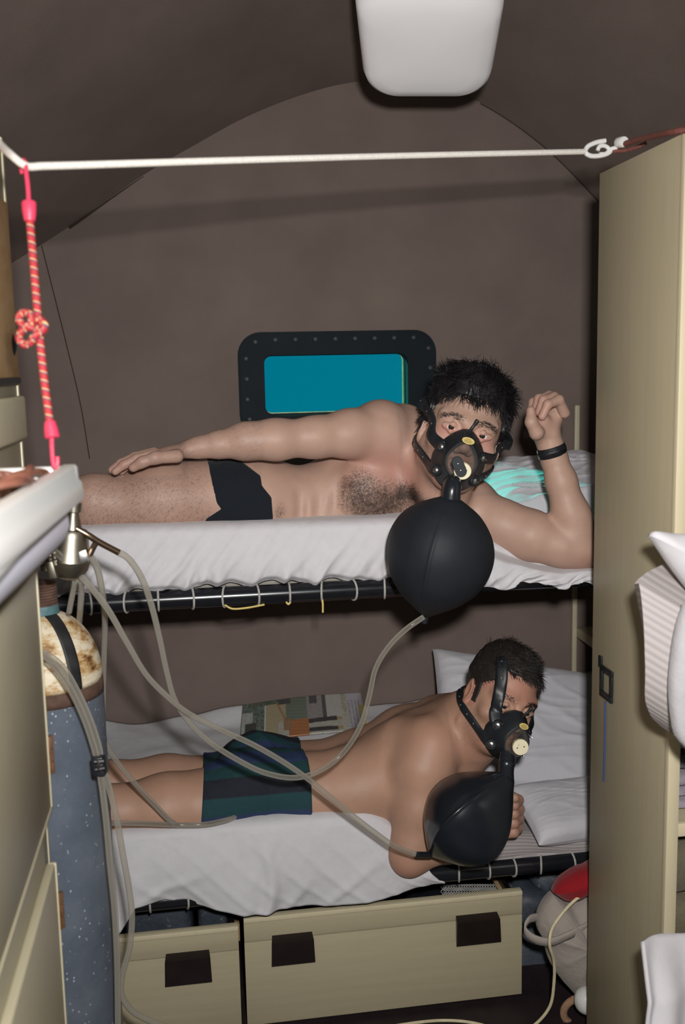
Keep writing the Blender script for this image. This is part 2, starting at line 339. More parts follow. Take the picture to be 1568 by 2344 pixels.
bp = rrect(fx0+.018, fx1-.018, fz0+.018, fz1-.018, .046, 3); bp = np.array(bp)
per = np.r_[0, np.cumsum(np.linalg.norm(np.diff(np.vstack([bp, bp[:1]]), axis=0), axis=1))]; nb = 26
for k in range(nb):
    s_ = per[-1]*(k+.3)/nb; i = np.searchsorted(per, s_, 'right')-1; q = bp[i]+(np.vstack([bp, bp[:1]])[i+1]-bp[i])*(s_-per[i])/(per[i+1]-per[i])
    obj('bolt', G().lathe([(0, .0085), (.0028, .0083), (.0036, .006), (.0055, .0055), (.006, .003), (.0062, 0)], (q[0], YB-.022, q[1]), (0, -1, 0), 8), 'bolt_grey', win)
# ================================================================== LEFT BULKHEAD (upper) AND COUNTER
JX = -.262
bl = thing('bulkhead_panel', (JX-.1, 1.2, 1.3), 'tall cream bulkhead panel with an orange-brown veneer, behind the white tray', 'panel')
obj('panel', G().box((JX-.03, .5, .02), (JX, 1.6, 1.85), .004), 'cream_paint', bl)
obj('edge_strip', G().box((JX-.032, 1.594, .02), (JX+.002, 1.606, 1.85), .002), 'cream_edge', bl)
def onx(px, py, X=JX): return PX(px, py, X)
a = onx(34, 860); b = onx(12, 470)
obj('veneer', G().box((JX-.002, .7, a[2]-.003), (JX+.006, a[1], b[2]), .001), 'orange_veneer', bl, label='orange-brown wood veneer')
obj('black_strip', G().box((JX-.002, .7, a[2]-.012), (JX+.008, a[1]+.004, a[2]-.003), .001), 'latch_black', bl)
c0 = onx(44, 905); c1 = onx(47, 1003)
obj('hatch', G().box((JX-.002, .7, c1[2]), (JX+.012, c1[1]-.005, c0[2]), .005, 3), 'plastic_cream', bl, label='small cream hatch')
k = onx(22, 790)
obj('knot_hole', G().lathe([(0, .004), (.008, .003), (.016, 0)], (JX+.006, k[1], k[2]), (1, 0, 0), 14), 'dark_wood', bl)
# counter cabinet: doors face the aisle
CX = -.205; CY1 = 1.30
cab = thing('side_cabinet', (CX-.03, .8, ZF), 'cream two-door side cabinet under the white tray', 'cabinet')
obj('body', G().box((JX+.001, .2, .06), (CX-.012, CY1-.004, 1.26), .002), 'cream_paint', cab)
gz1 = P(118, 1850, CY1)[2]; gz2 = P(132, 1975, CY1)[2]
for z0, z1, hz, nm in ((gz1, 1.252, P(110, 1730, CY1)[2], 'upper'), (.08, gz2, P(150, 2085, CY1)[2], 'lower')):
    d = obj('door', G().box((CX-.012, .25, z0), (CX, CY1, z1), .002), 'cream_paint', cab)
    e = obj('edge_band', G().box((CX-.010, .25, z0-.002), (CX+.0012, CY1+.002, z0+.004), .0008), 'cream_edge', d); obj('edge_band', G().box((CX-.010, CY1-.003, z0), (CX+.0012, CY1+.003, z1), .0008), 'cream_edge', d)
    g = G().box((CX-.004, CY1-.002, hz-.026), (CX+.004, CY1+.006, hz+.026), .001)
    for dz in (-.018, 0, .018): g.tube([(CX+.004, CY1+.004, hz+dz-.008), (CX+.004, CY1+.004, hz+dz+.008)], .003, 8)
    obj('hinge', g, 'hinge_brown', d, label='small brown hinge')
obj('rail', G().box((CX-.03, .25, gz2), (CX-.016, CY1-.004, gz1)), 'cream_edge', cab)
# white tray on the counter
TXc = -.140; TY = 1.25; TZ = 1.391
tr = thing('counter_tray', (TXc-.06, .9, 1.262), 'white moulded tray with a stepped rim on the side cabinet', 'tray')
# rim profile in (x, z) swept along y on the aisle side, then a far rim
prof = [(-.016, TZ), (-.003, TZ), (0, TZ-.003), (.0005, TZ-.018), (.004, TZ-.022), (.006, TZ-.040), (.003, TZ-.045), (-.020, TZ-.047), (-.020, TZ-.02), (-.016, TZ-.005)]
ys = [.25, .6, .9, TY]
Vp = np.array([[(TXc+x+(y-TY)*.04, y, z) for x, z in prof+prof[:1]] for y in ys])
g = G().grid(Vp); n = len(prof)+1; g.f.append(tuple(range(3*n, 4*n-1))); g.f.append(tuple(range(n-2, -1, -1)))
g.box((JX+.001, TY-.018, TZ-.045), (TXc, TY, TZ-.001), .003)
obj('rim', g, 'plastic_white', tr, ang=50)
obj('base', G().box((JX+.001, .26, TZ-.05), (TXc-.014, TY-.005, TZ-.036), .002), 'plastic_white', tr)
pr2 = [(-.060, TZ-.047), (-.014, TZ-.047), (-.008, TZ-.055), (-.007, TZ-.07), (-.012, TZ-.085), (-.022, TZ-.096), (-.04, TZ-.103), (-.060, TZ-.105)]
Vp = np.array([[(TXc+x+(y-TY)*.05, y, z) for x, z in pr2+pr2[:1]] for y in (.25, .6, .9, TY-.04)])
g = G().grid(Vp); n = len(pr2)+1; g.f.append(tuple(range(3*n, 4*n-1))); g.f.append(tuple(range(n-2, -1, -1)))
obj('rolled_edge', g, 'plastic_lilac', tr, ang=50)
# coil of brown cable in the tray
pts = []
for k in range(260):
    a = k*.155; rr = .040+.012*math.sin(k*.13)+.008*math.sin(k*.37)
    cy = 1.13-.12*(k/260)+.025*math.sin(k*.11); pts.append((JX+.055+rr*1.0*math.cos(a)*.9, cy+rr*1.35*math.sin(a), TZ-.026+.030*(.5+.5*math.sin(k*.29))*(.35+.65*(k/260))+.012))
pts = np.array(pts); pts[:, 0] = np.clip(pts[:, 0], JX+.010, TXc-.024)
tag(obj('cable_coil', G().tube(pts, .0042, 8), 'brown_cable'), 'tangled coil of brown cable lying in the white tray', 'cable')
# ================================================================== CEILING LAMP
zN, zF_ = 2.235, 2.085                                           # the bowl is deeper at its far end
n0, n1, f0, f1 = PZ(806, -8, zN), PZ(1166, -8, zN), PZ(835, 238, zF_), PZ(1120, 238, zF_)
lt = thing('ceiling_lamp', ((n0+f1)/2), 'large white rounded ceiling lamp with a frosted bowl', 'ceiling lamp')
def lampring(sc, up, n=10, r=.26):
    c_ = (n0+n1+f0+f1)/4; out = []
    for u, v in rrect(-1, 1, -1, 1, r, n):
        u *= sc; v *= sc; p = ((1-u)*(1-v)*n0+(1+u)*(1-v)*n1+(1-u)*(1+v)*f0+(1+u)*(1+v)*f1)/4; out.append(p+A(0, .0, up))
    return out
rings = [lampring(sc, u_, r=r) for sc, u_, r in ((1.0, .28, .42), (1.0, .06, .42), (.985, .030, .44), (.94, .012, .46), (.86, .002, .48), (.7, -.004, .5), (.45, -.008, .6), (.2, -.0095, .8), (.02, -.010, .9))]
R = np.array(rings); R = np.concatenate([R, R[:, :1]], 1)
g = G().grid(R[::-1]); g.f.append(tuple(range(R.shape[1]-1))); obj('diffuser', g, 'lamp_white', lt, ang=0)
obj('backplate', G().prism(lampring(.9, .2, 6), (0, 0, .12)), 'plastic_white', lt)
# ================================================================== CLOTHESLINE, HOOK, BROWN CORD, RED CORD
rA = P(60, 380, 1.30); rB = P(1338, 347, 1.74)
ln = thing('clothesline', rA, 'thin white clothesline stretched across the cabin under the lamp', 'rope')
obj('line', G().tube(spline([P(-120, 235, 1.12), P(-20, 312, 1.22), P(20, 350, 1.28), rA, P(100, 380, 1.315), P(500, 368, 1.45), P(900, 357, 1.59), rB], 80), .0048, 10), 'rope_white', ln)
hk = thing('snap_hook', P(1365, 345, 1.745), 'white plastic hook joining the clothesline to the brown cord', 'hook')
Yh = 1.745
g = G().tube(spline([P(1386, 322, Yh), P(1365, 326, Yh), P(1345, 336, Yh), P(1340, 348, Yh), P(1350, 356, Yh), P(1375, 356, Yh), P(1393, 350, Yh), P(1400, 343, Yh)], 40), .0042, 8); obj('hook', g, 'plastic_white', hk)
g = G().tube(spline([P(1368, 345, Yh), P(1372, 336, Yh), P(1385, 334, Yh), P(1394, 342, Yh), P(1388, 351, Yh), P(1372, 353, Yh)], 36), .0036, 8); g.tube([P(1392, 343, Yh), P(1417, 336, Yh-.005)], .0038, 8); obj('eye', g, 'plastic_white', hk)
bc = thing('brown_cord', P(1480, 318, 1.66), 'brown flecked cord with a white collar tied over the locker corner', 'cord')
obj('cord', G().tube(spline([P(1417, 336, 1.74), P(1440, 326, 1.71), P(1490, 313, 1.64), P(1545, 301, 1.565), PX(1575, 296, .80)], 30), .0052, 10), 'brown_cord_fleck', bc)
a, b = P(1415, 327, 1.74), P(1441, 322, 1.705); obj('collar', G().lathe([(0, 0), (.0085, .0), (.0095, .002), (.0095, .018), (.0085, .02), (0, .02)], a, b-a, 16), 'plastic_white', bc)
obj('tail', G().tube(spline([P(1400, 346, 1.745), P(1430, 344, 1.74), P(1455, 338, 1.74), P(1480, 327, 1.73)], 14), .0036, 8), 'brown_cord_fleck', bc)
def attr_tube(name, pts, r, m, parent, n=10, pitch=55., turns=1):
    pts = np.asarray(pts); g = G().tube(pts, r, n); o = obj(name, g, m, parent)
    d = np.r_[0, np.cumsum(np.linalg.norm(np.diff(pts, axis=0), axis=1))]
    for an, av in (('along', np.repeat(d, n)*pitch), ('round', np.tile(np.arange(n)/n, len(pts)))):
        at = o.data.attributes.new(an, 'FLOAT', 'POINT'); at.data.foreach_set('value', av.astype(np.float32))
    return o
Yr = 1.22
rc = thing('red_cord', P(125, 1060, Yr), 'red braided elastic cord with pink end caps hanging from the clothesline', 'cord')
attr_tube('braid', spline([P(68, 500, 1.28), P(78, 620, 1.265), P(88, 740, 1.25), P(100, 860, 1.238), P(115, 975, 1.225)], 80), .0048, 'red_braid', rc, 12, 95)
attr_tube('knot', spline([P(90, 735, 1.245), P(102, 742, 1.24), P(98, 758, 1.243), P(80, 752, 1.24), P(66, 748, 1.236), P(50, 742, 1.238), P(43, 728, 1.24), P(52, 716, 1.242), P(68, 719, 1.238), P(72, 735, 1.236), P(62, 748, 1.238), P(48, 760, 1.240), P(44, 776, 1.243), P(56, 789, 1.243), P(70, 784, 1.240), P(78, 770, 1.236), P(90, 762, 1.238), P(100, 750, 1.24), P(96, 735, 1.243), P(84, 730, 1.243)], 120), .0046, 'red_braid', rc, 12, 95)
for p, q in ((P(66, 462, 1.283), P(68, 506, 1.279)), (P(120, 1003, 1.222), P(114, 966, 1.227))):
    L = np.linalg.norm(q-p); obj('end_cap', G().lathe([(0, 0), (.0078, 0), (.009, .002), (.0082, L*.6), (.0066, L), (0, L)], p, q-p, 16), 'plastic_pink', rc)
obj('wire_hook', G().tube(spline([P(66, 470, 1.283), P(64, 430, 1.287), P(60, 395, 1.292), P(58, 372, 1.30), P(52, 366, 1.308), P(48, 376, 1.312), P(51, 398, 1.312)], 30), .0027, 8), 'plastic_pink', rc, label='pink plastic-coated hook')
obj('wire_hook', G().tube(spline([P(118, 1000, 1.222), P(119, 1030, 1.222), P(122, 1060, 1.220), P(126, 1070, 1.22), P(131, 1062, 1.222), P(131, 1045, 1.222)], 26), .0027, 8), 'plastic_pink', rc, label='pink plastic-coated hook')
# ================================================================== LOCKER ON THE RIGHT
LX = .800
lk = thing('tall_locker', (1.1, 1.7, ZF), 'tall cream wood-grain locker with open shelves at the right', 'locker')
obj('side_panel', G().box((LX, 1.572, 0), (LX+.018, 1.9, 1.863), .002), 'laminate_v', lk)
obj('front_stile', G().box((LX-.001, 1.556, 0), (LX+.021, 1.572, 1.863), .0015), 'laminate_edge', lk)
obj('back_panel', G().box((LX+.02, 1.88, 0), (1.40, 1.9, 1.863)), 'laminate_v', lk)
obj('top_panel', G().box((LX+.018, 1.572, 1.843), (1.40, 1.88, 1.863)), 'laminate_edge', lk)
obj('far_side_panel', G().box((1.40, 1.557, 0), (1.42, 1.9, 1.863)), 'laminate_v', lk)
sz0, sz1 = P(1540, 1935, 1.53)[2], P(1540, 1905, 1.53)[2]
for z0, z1 in ((sz0, sz1), (.30, .325), (1.12, 1.145), (1.5, 1.525)):
    s_ = obj('shelf', G().box((LX+.018, 1.572, z0), (1.40, 1.88, z1-.004)), 'laminate_edge', lk); obj('shelf_rail', G().box((LX+.021, 1.557, z0), (1.41, 1.572, z1), .001), 'laminate_edge', s_)
# black ring pull with a blue cord on the panel side
X_ = LX-.001
def onl(px, py): return PX(px, py, X_)
q = [onl(1378, 1515), onl(1405, 1543), onl(1404, 1614), onl(1377, 1587)]; qi = [onl(1382, 1531), onl(1400, 1551), onl(1398, 1594), onl(1381, 1578)]
yN, yF = q[1][1], q[0][1]
zt, zb = (q[0][2]+q[1][2])/2, (q[2][2]+q[3][2])/2
lp = thing('ring_pull', (X_, (yN+yF)/2, zb), 'small black rectangular ring pull on the side of the tall locker', 'handle')
w_ = .012; g = G()
g.box((X_-.005, yN, zb), (X_, yF, zb+w_), .001).box((X_-.005, yN, zt-w_), (X_, yF, zt), .001).box((X_-.005, yN, zb+w_), (X_, yN+w_*.9, zt-w_), .001).box((X_-.005, yF-w_*.9, zb+w_), (X_, yF, zt-w_), .001)
obj('ring', g, 'latch_black', lp); obj('hinge_tab', G().box((X_-.004, yF-.004, zt-.008), (X_, yF+.01, zt+.016), .001), 'latch_black', lp)
tag(obj('blue_string', G().tube(spline([onl(1389, 1605)+A(-.003, 0, 0), onl(1388, 1680)+A(-.003, 0, 0), onl(1385, 1788)+A(-.003, 0, 0)], 20), .0016, 6), 'blue_cord'), 'thin blue string hanging below the black ring pull', 'string')
# folded clothes in the locker
def folded(name, lo, hi, m, label, grp, sd):
    g = G(); r_ = np.random.default_rng(sd); nl = 3; lo, hi = A(*lo), A(*hi)
    for k in range(nl):
        z0 = lo[2]+(hi[2]-lo[2])*k/nl; z1 = lo[2]+(hi[2]-lo[2])*(k+1)/nl; j = r_.uniform(-.008, .008, 2)
        nu, nv = 26, 18; V = np.zeros((nu, nv, 3))
        for i in range(nu):
            for q_ in range(nv):
                a = i/(nu-1); th = q_/(nv-1)*2*math.pi
                yy = np.sign(math.cos(th))*abs(math.cos(th))**.4; zz = np.sign(math.sin(th))*abs(math.sin(th))**.6
                V[i, q_] = (lo[0]+(hi[0]-lo[0])*a+j[0], (lo[1]+hi[1])/2+(hi[1]-lo[1])/2*yy*(1+.04*math.sin(a*9+k))+j[1], (z0+z1)/2+(z1-z0)/2*zz*(1+.12*math.sin(a*7+k*2+q_*.3)))
        g.grid(V); n_ = len(g.v); g.f.append(tuple(range(n_-nu*nv, n_-nu*nv+nv-1))); g.f.append(tuple(range(n_-2, n_-nv-1, -1)))
    return tag(obj(name, g, m, ang=60), label, 'clothes', grp)
folded('folded_clothes', (.822, 1.60, sz1-.002), (1.12, 1.84, sz1+.07), 'mauve_clothes', 'folded mauve clothes on the locker shelf below the grey ones', 'clothes in the locker', 1)
folded('folded_clothes', (.824, 1.61, sz1+.072), (1.12, 1.84, sz1+.19), 'grey_clothes', 'grey-blue folded clothes topmost on the locker shelf', 'clothes in the locker', 2)
folded('folded_clothes', (.824, 1.60, .327), (1.15, 1.84, .62), 'olive_clothes', 'olive folded clothes in the lower locker compartment', 'clothes in the locker', 3)
# ================================================================== NEAR RIGHT BUNK: pillow, bare mattress corner, sheets
def pix(px, py, Y): return P(px, py, Y)
pf = thing('foreground_bunk', (1.05, 1.05, ZF), 'near bunk at the right edge with a striped bare mattress', 'bunk')
def outline_slab(pts, th, nrm, bulge=0., n=40):
    # a closed outline (3D points) filled and thickened, its rim rounded
    p = spline(np.vstack([pts, pts[:1]]), n)[:-1]; c = p.mean(0); nrm = unit(nrm); rings = []
    for s_, d in ((.0, -th/2-bulge), (.55, -th/2-bulge*.75), (.85, -th/2-bulge*.2), (.96, -th/2*.8), (1.0, -th*.25), (1.0, th*.25), (.96, th/2*.8), (.85, th/2+bulge*.2), (.55, th/2+bulge*.75), (.0, th/2+bulge)):
        rings.append(c+(p-c)*max(s_, .002)+nrm*d)
    R = np.array(rings); return np.concatenate([R, R[:, :1]], 1)
# corner of the striped mattress: lifted, curling down at its end
Ym = 1.46
bx = [pix(1452, 1337, Ym), pix(1470, 1420, Ym), pix(1480, 1500, Ym), pix(1505, 1560, Ym), pix(1532, 1590, Ym), pix(1620, 1650, Ym), pix(1680, 1560, Ym), pix(1680, 1330, Ym), pix(1600, 1390, Ym), pix(1520, 1372, Ym)]
nu = 40
left = spline([pix(1452, 1337, Ym), pix(1457, 1400, Ym), pix(1466, 1470, Ym), pix(1482, 1525, Ym), pix(1508, 1565, Ym), pix(1545, 1602, Ym)], nu)
V = np.zeros((nu, 30, 3))
for i in range(nu):
    for j in range(30):
        a = j/29; V[i, j] = left[i]+a*A(.36, -.06, -.24)+A(0, -1, 0)*.03*math.sin(math.pi*min(1, a*1.2))+A(0, -.02, 0)*math.sin(math.pi*i/(nu-1))
g = G().sheet(V[::-1], .05); o = obj('mattress_side', g, 'ticking', pf, ang=60)
st = np.tile(np.repeat(np.arange(nu)[::-1], 30)/nu*6.6, 2); at = o.data.attributes.new('stripe', 'FLOAT', 'POINT'); at.data.foreach_set('value', (st*1.0).astype(np.float32))
top = np.zeros((24, 30, 3)); tp0 = spline([pix(1452, 1337, Ym), pix(1475, 1320, Ym+.02), pix(1512, 1304, Ym+.05), pix(1530, 1312, Ym+.12)], 24)
for i in range(24):
    for j in range(30): top[i, j] = tp0[i]+(j/29)*A(.36, -.06, -.24)+A(0, -1, 0)*.03*math.sin(math.pi*min(1, j/29*1.2))
o = obj('mattress_top', G().sheet(top, .012), 'ticking', pf, ang=60)
st = np.tile(np.repeat(np.arange(24), 30)/24*2.3, 2); at = o.data.attributes.new('stripe', 'FLOAT', 'POINT'); at.data.foreach_set('value', st.astype(np.float32))
obj('post', G().tube([(1.12, 1.18, 0), (1.12, 1.18, 1.4)], .02, 12), 'black_tube', pf)
obj('lower_base', G().box((.72, .55, .35), (1.30, 1.30, .42), .01), 'tan_web', pf)
# white pillow corner above
Yp = 1.42
V = outline_slab(np.array([pix(1486, 1228, Yp), pix(1492, 1218, Yp), pix(1540, 1222, Yp), pix(1650, 1232, Yp), pix(1760, 1300, Yp), pix(1740, 1450, Yp), pix(1640, 1420, Yp), pix(1572, 1345, Yp), pix(1530, 1290, Yp), pix(1497, 1242, Yp)]), .03, (-.1, -1, .25), .02, 60)
tag(obj('foreground_pillow', G().grid(V[::-1]), 'sheet_white', ang=0), 'white pillow corner jutting in above the striped mattress at the right', 'pillow')
# white towel hanging beside it
nu, nv = 40, 30; V = np.zeros((nu, nv, 3)); lf = spline([pix(1568, 1375, 1.36), pix(1550, 1430, 1.36), pix(1538, 1500, 1.36), pix(1533, 1570, 1.36), pix(1537, 1630, 1.36), pix(1548, 1680, 1.36), pix(1575, 1712, 1.36)], nu)
for i in range(nu):
    for j in range(nv):
        a = j/(nv-1); V[i, j] = lf[i]+a*A(.25, -.03, -.02)+A(0, -.020, 0)*math.sin(a*30+i*.03)*min(1, a*6)+A(0, -.02, 0)*min(1, a*8)
tag(obj('hanging_sheet', G().sheet(V[::-1], .006), 'towel_white', ang=0), 'white sheet hanging down beside the striped mattress corner', 'sheet')
# draped white sheet of the lower near bunk
Yd = 1.40; nu, nv = 50, 50; V = np.zeros((nu, nv, 3))
ledge = spline([pix(1466, 2150, Yd), pix(1490, 2136, Yd+.02), pix(1530, 2132, Yd+.03), pix(1600, 2130, Yd+.04), pix(1800, 2120, Yd+.05)], nu)
for i in range(nu):
    for j in range(nv):
        a = i/(nu-1); b = j/(nv-1); V[i, j] = ledge[i]+A(-.016*math.sin(b*3)*(1-a)*1.3, -.05*min(1, b*4)-.05*b+.016*math.sin(a*17+b*1.5)*min(1, b*2), -.005-.26*b-.006*math.sin(a*16)*b)
tag(obj('draped_sheet', G().sheet(V, .006), 'sheet_white', ang=0), 'white sheet draped over the low bunk in the lower right corner', 'sheet')
# ================================================================== RACK BEHIND THE BUNK HEADS
rk = thing('wall_rack', (1.25, 2.68, ZF), 'narrow cream shelf rack against the wall behind the bunk heads', 'rack')
rx = P(1345, 1500, 2.66)[0]
for x_ in (rx, rx+.25):
    for y_ in (2.60, 2.776): obj('post', G().box((x_, y_, .0), (x_+.014, y_+.014, 1.38), .002), 'cream_paint', rk)
for py in (1470, 1580): zz = P(1355, py, 2.62)[2]; obj('shelf', G().box((rx+.014, 2.60, zz-.03), (rx+.25, 2.79, zz), .002), 'cream_paint', rk)
obj('rail', G().box((rx, 2.592, 1.36), (rx+.264, 2.60, 1.38), .001), 'cream_paint', rk)
# ================================================================== noise helpers for cloth
_ph = np.random.default_rng(3).uniform(0, 6.28, (40, 2)); _dr = np.random.default_rng(4).uniform(-1, 1, (40, 2))
def vnoise(x, y, f=10., k0=0, n=8):
    s = 0
    for i in range(n):
        d = _dr[(k0+i) % 40]; s = s+np.sin(f*(x*d[0]+y*d[1])*(1+.35*i)+_ph[(k0+i) % 40, 0])/(1+.3*i)
    return s/n*1.6
def fold(x, s, f, k0):                           # soft, irregular long creases
    q = x*f+1.6*vnoise(x, s*.5, 5, k0); a = .5+.5*vnoise(x*2, s, 7, k0+11)
    return np.exp(-((q-np.round(q))/.16)**2)*np.clip(a, 0, 1.2)
def ridge(p, w=3): return (1-np.abs(np.sin(p)))**w
# ================================================================== BUNKS
RY = 2.10
def bunk(name, zr, label, loops, x0=-.95, x1=1.02, r=.021):
    b = thing(name, ((x0+x1)/2, 2.45, ZF if zr < .5 else zr-.03), label, 'bunk')
    obj('front_rail', G().tube([(x0, RY, zr), (x1, RY, zr)], r, 20), 'black_tube', b)
    obj('rear_rail', G().tube([(x0, 2.76, zr), (x1, 2.76, zr)], r, 16), 'black_tube', b)
    for x in (x0, x1): obj('end_rail', G().tube([(x, RY, zr), (x, 2.76, zr)], r, 14), 'black_tube', b)
    obj('canvas', G().box((x0+.01, RY+.03, zr-.006), (x1-.01, 2.74, zr+.004)), 'tan_web', b)
    for k, x in enumerate(loops):
        a = np.linspace(-.5, 3.9, 20); sl = .006*math.sin(k*2.3)
        pts = [(x+sl*math.sin(t), RY-math.sin(t)*(r+.0015)*1.0 if True else 0, zr+math.cos(t)*(r+.0018)) for t in a]
        obj('lacing_loop', G().tube([(x-.004, RY+.035, zr+.004)]+pts+[(x+.006, RY+.03, zr-.002)], .0024, 6), 'cord_grey', b)
    return b
lx = [P(px, 1370, RY)[0] for px in (205, 290, 362, 440, 515, 588, 662, 738, 808, 880)]
up = [lx[0]-.07*k for k in range(1, 10)][::-1]+lx+[lx[-1]+.07]
UZ = 1.022; LZ = .343
bu = bunk('upper_bunk', UZ, 'upper bunk with a black tubular rail laced with cord', up)
for pts in ([P(515, 1385, 2.085), P(530, 1393, 2.08), P(560, 1392, 2.08), P(605, 1384, 2.088)], [P(738, 1372, 2.083), P(739, 1385, 2.08), P(739, 1402, 2.08)], [P(655, 1378, 2.083), P(660, 1383, 2.08), P(665, 1378, 2.083)]):
    obj('cord_end', G().tube(spline(pts, 16), .0022, 6), 'cord_yellow', bu, label='loose yellow cord end')
l2 = [P(px, 1980, RY)[0] for px in (1050, 1115, 1172, 1237, 1305)]; l2 = [P(345, 2080, RY)[0], P(428, 2075, RY)[0]]+l2
bl2 = bunk('lower_bunk', LZ, 'lower bunk with a black tubular rail laced with cord', sorted(l2+[.0, .07, .14, .21, .28, .35, .42, .49]))
# legs of the lower bunk
for x in (-.93, 1.0):
    for y in (RY, 2.76): obj('leg', G().tube([(x, y, 0), (x, y, LZ)], .018, 12), 'black_tube', bl2)
for x in (-.95,): obj('bracket', G().tube([(x, 2.76, LZ), (x, 2.78, UZ)], .012, 10), 'black_tube', bu)
# mattresses
tag(obj('mattress', G().box((-.93, 2.12, UZ+.005), (1.0, 2.77, UZ+.095), .03, 4), 'tan_web'), 'thin mattress under the white sheet of the upper bunk', 'mattress')
o = G().box((.86, RY-.002, UZ+.020), (1.0, 2.40, UZ+.050), .012, 3)
tag(obj('foam_pad', o, 'plastic_cream'), 'pale foam pad under the pillow end of the upper bunk', 'pad')
# upper sheet
MZ = 1.180
nu, nv = 330, 90
xs = np.linspace(-.93, .985, nu); V = np.zeros((nu, nv, 3))
hemx = [-.95, -.25, -.1, .1, .3, .42, .60, .72, .80, .96]; hemz = [1.055, P(180, 1366, 2.075)[2], P(330, 1362, 2.075)[2], P(520, 1345, 2.075)[2], P(720, 1340, 2.075)[2], P(890, 1333, 2.075)[2], P(1110, 1342, 2.07)[2], P(1220, 1334, 2.07)[2], P(1310, 1314, 2.08)[2], P(1370, 1300, 2.1)[2]]
for i, x in enumerate(xs):
    dep = .108*sstep(.48, .80, x); hem = min(np.interp(x, hemx, hemz), MZ-dep-.022-.035)+.005*math.sin(x*46)+.004*math.sin(x*91+1)
    nt = 44; Yt = np.linspace(2.78, RY+.035, nt); zt = MZ+.004*np.sin(Yt*19+x*4)-dep*(1-sstep(RY, RY+.30, Yt))
    ze = zt[-1]; th = np.linspace(0, math.pi/2, 9)[1:]; Ye = RY+.035-.035*np.sin(th)-.004; zz = ze-.022*(1-np.cos(th))
    m = nv-nt-8; s = np.linspace(0, 1, m+1)[1:]; zb = zz[-1]; zh = zb+(hem-zb)*s; Yh_ = Ye[-1]-.012*np.sin(s*math.pi*.9)-.004*s
    Yh_ = Yh_+.018*sstep(.86, 1, s)*(1-sstep(.5, .62, x))-.034*sstep(.5, .64, x)*sstep(0, .25, s)           # tucked under at the hem
    Y_ = np.r_[Yt, Ye, Yh_]; z_ = np.r_[zt, zz, zh]; V[i, :, 0] = x; V[i, :, 1] = Y_; V[i, :, 2] = z_
    fr = sstep(nt-2, nt+6, np.arange(nv)); fh = sstep(nt+8, nv-1, np.arange(nv)); s_ = np.arange(nv)/nv
    dm = .015*fold(x+.16*s_, s_, 12, 3)+.010*fold(x+.24*s_, s_, 27, 9)+.003*vnoise(x, s_*.4, 26, 3)
    V[i, :, 1] -= fr*(.35+.65*fh)*dm+fh**3*.006*math.sin(x*120+3*math.sin(x*31))
    V[i, :, 2] += (1-fr)*.002*vnoise(x, Y_, 30, 9)
tag(obj('bed_sheet', G().sheet(V[::-1], .004), 'sheet_cotton', ang=0), 'white wrinkled sheet on the upper bunk, hanging over its front edge', 'sheet')
# pillows
def cushion(name, c, ax, ay, az, m, label, wr=.006, n=70, pw=5, sd=0, f=9, cat='pillow'):
    u = np.linspace(-1, 1, n); U, Vv = np.meshgrid(u, u, indexing='ij')
    sh = lambda q: np.sign(q)*np.abs(q)**.9
    T = np.clip((1-np.abs(U)**pw)*(1-np.abs(Vv)**pw), 0, 1)**.45
    Ux = U*(1-.06*(1-np.abs(Vv)**2)*0-.10*(Vv**2)*U**2*0); pin = 1+.05*(U**2*Vv**2)
    N = (vnoise(U, Vv, f, sd)*1.0+fold(Vv+.35*U, U, 2.2, sd+4)*1.3+.7*fold(Vv-.2*U, U, 4.5, sd+9))*wr*T
    top = c+(U*pin)[..., None]*ax+(Vv*pin)[..., None]*ay+T[..., None]*az+N[..., None]*unit(az)
    bot = c+(U*pin)[..., None]*ax+(Vv*pin)[..., None]*ay-T[..., None]*az*.8
    g = G().grid(top); g.grid(bot[::-1]); return tag(obj(name, g, m, ang=0), label, cat)
def camdir(a, b, c): return unit(cr*a+cu*b-cf*c)      # image right, up, toward the viewer
cushion('pillow', P(1262, 1122, 2.45), A(.21, .01, .014), A(-.03, .18, .036), unit(A(-.04, -.2, .98))*.06, 'pillow_cotton', 'white creased pillow behind the dark-haired head on the upper bunk', .008, 90, sd=2, f=7)
cushion('pillow', P(1200, 1668, 2.50), A(.235, -.02, -.05), A(.03, .13, .135), unit(A(-.1, -.75, .68))*.075, 'pillow_cotton', 'large white pillow propped behind the lower man', .006, 90, sd=12, f=4)
cushion('pillow', P(1330, 1852, 2.20), A(.155, .03, -.010), A(-.012, .085, .03), unit(A(0, -.45, 1))*.042, 'pillow_cotton', 'flat white pillow under the propped pillow of the lower bunk', .0015, 80, sd=22, f=6)
# lower mattress (striped ticking)
nu, nv = 120, 60; V = np.zeros((nu, nv, 3)); xs = np.linspace(-.93, 1.0, nu)
for i, x in enumerate(xs):
    rt = sstep(.30, .55, x); Y_ = np.linspace(2.77, RY-.004, nv); q = (Y_-RY)/(2.77-RY)
    z_ = .498-.112*rt*(1-.6*sstep(.25, .9, q))-.018*rt*(1-sstep(0, .12, q))-.02*(1-rt)*(1-sstep(0, .1, q)); V[i, :, 0] = x; V[i, :, 1] = Y_; V[i, :, 2] = z_+.003*np.sin(x*30+Y_*14)
g = G().sheet(V[::-1], .03); o = obj('mattress', g, 'ticking', ang=60); tag(o, 'striped ticking mattress of the lower bunk, bare beside the fist', 'mattress')
st = V[::-1][..., 1]*46+V[::-1][..., 0]*6; at = o.data.attributes.new('stripe', 'FLOAT', 'POINT'); at.data.foreach_set('value', np.r_[st.ravel(), st.ravel()].astype(np.float32)*.62)
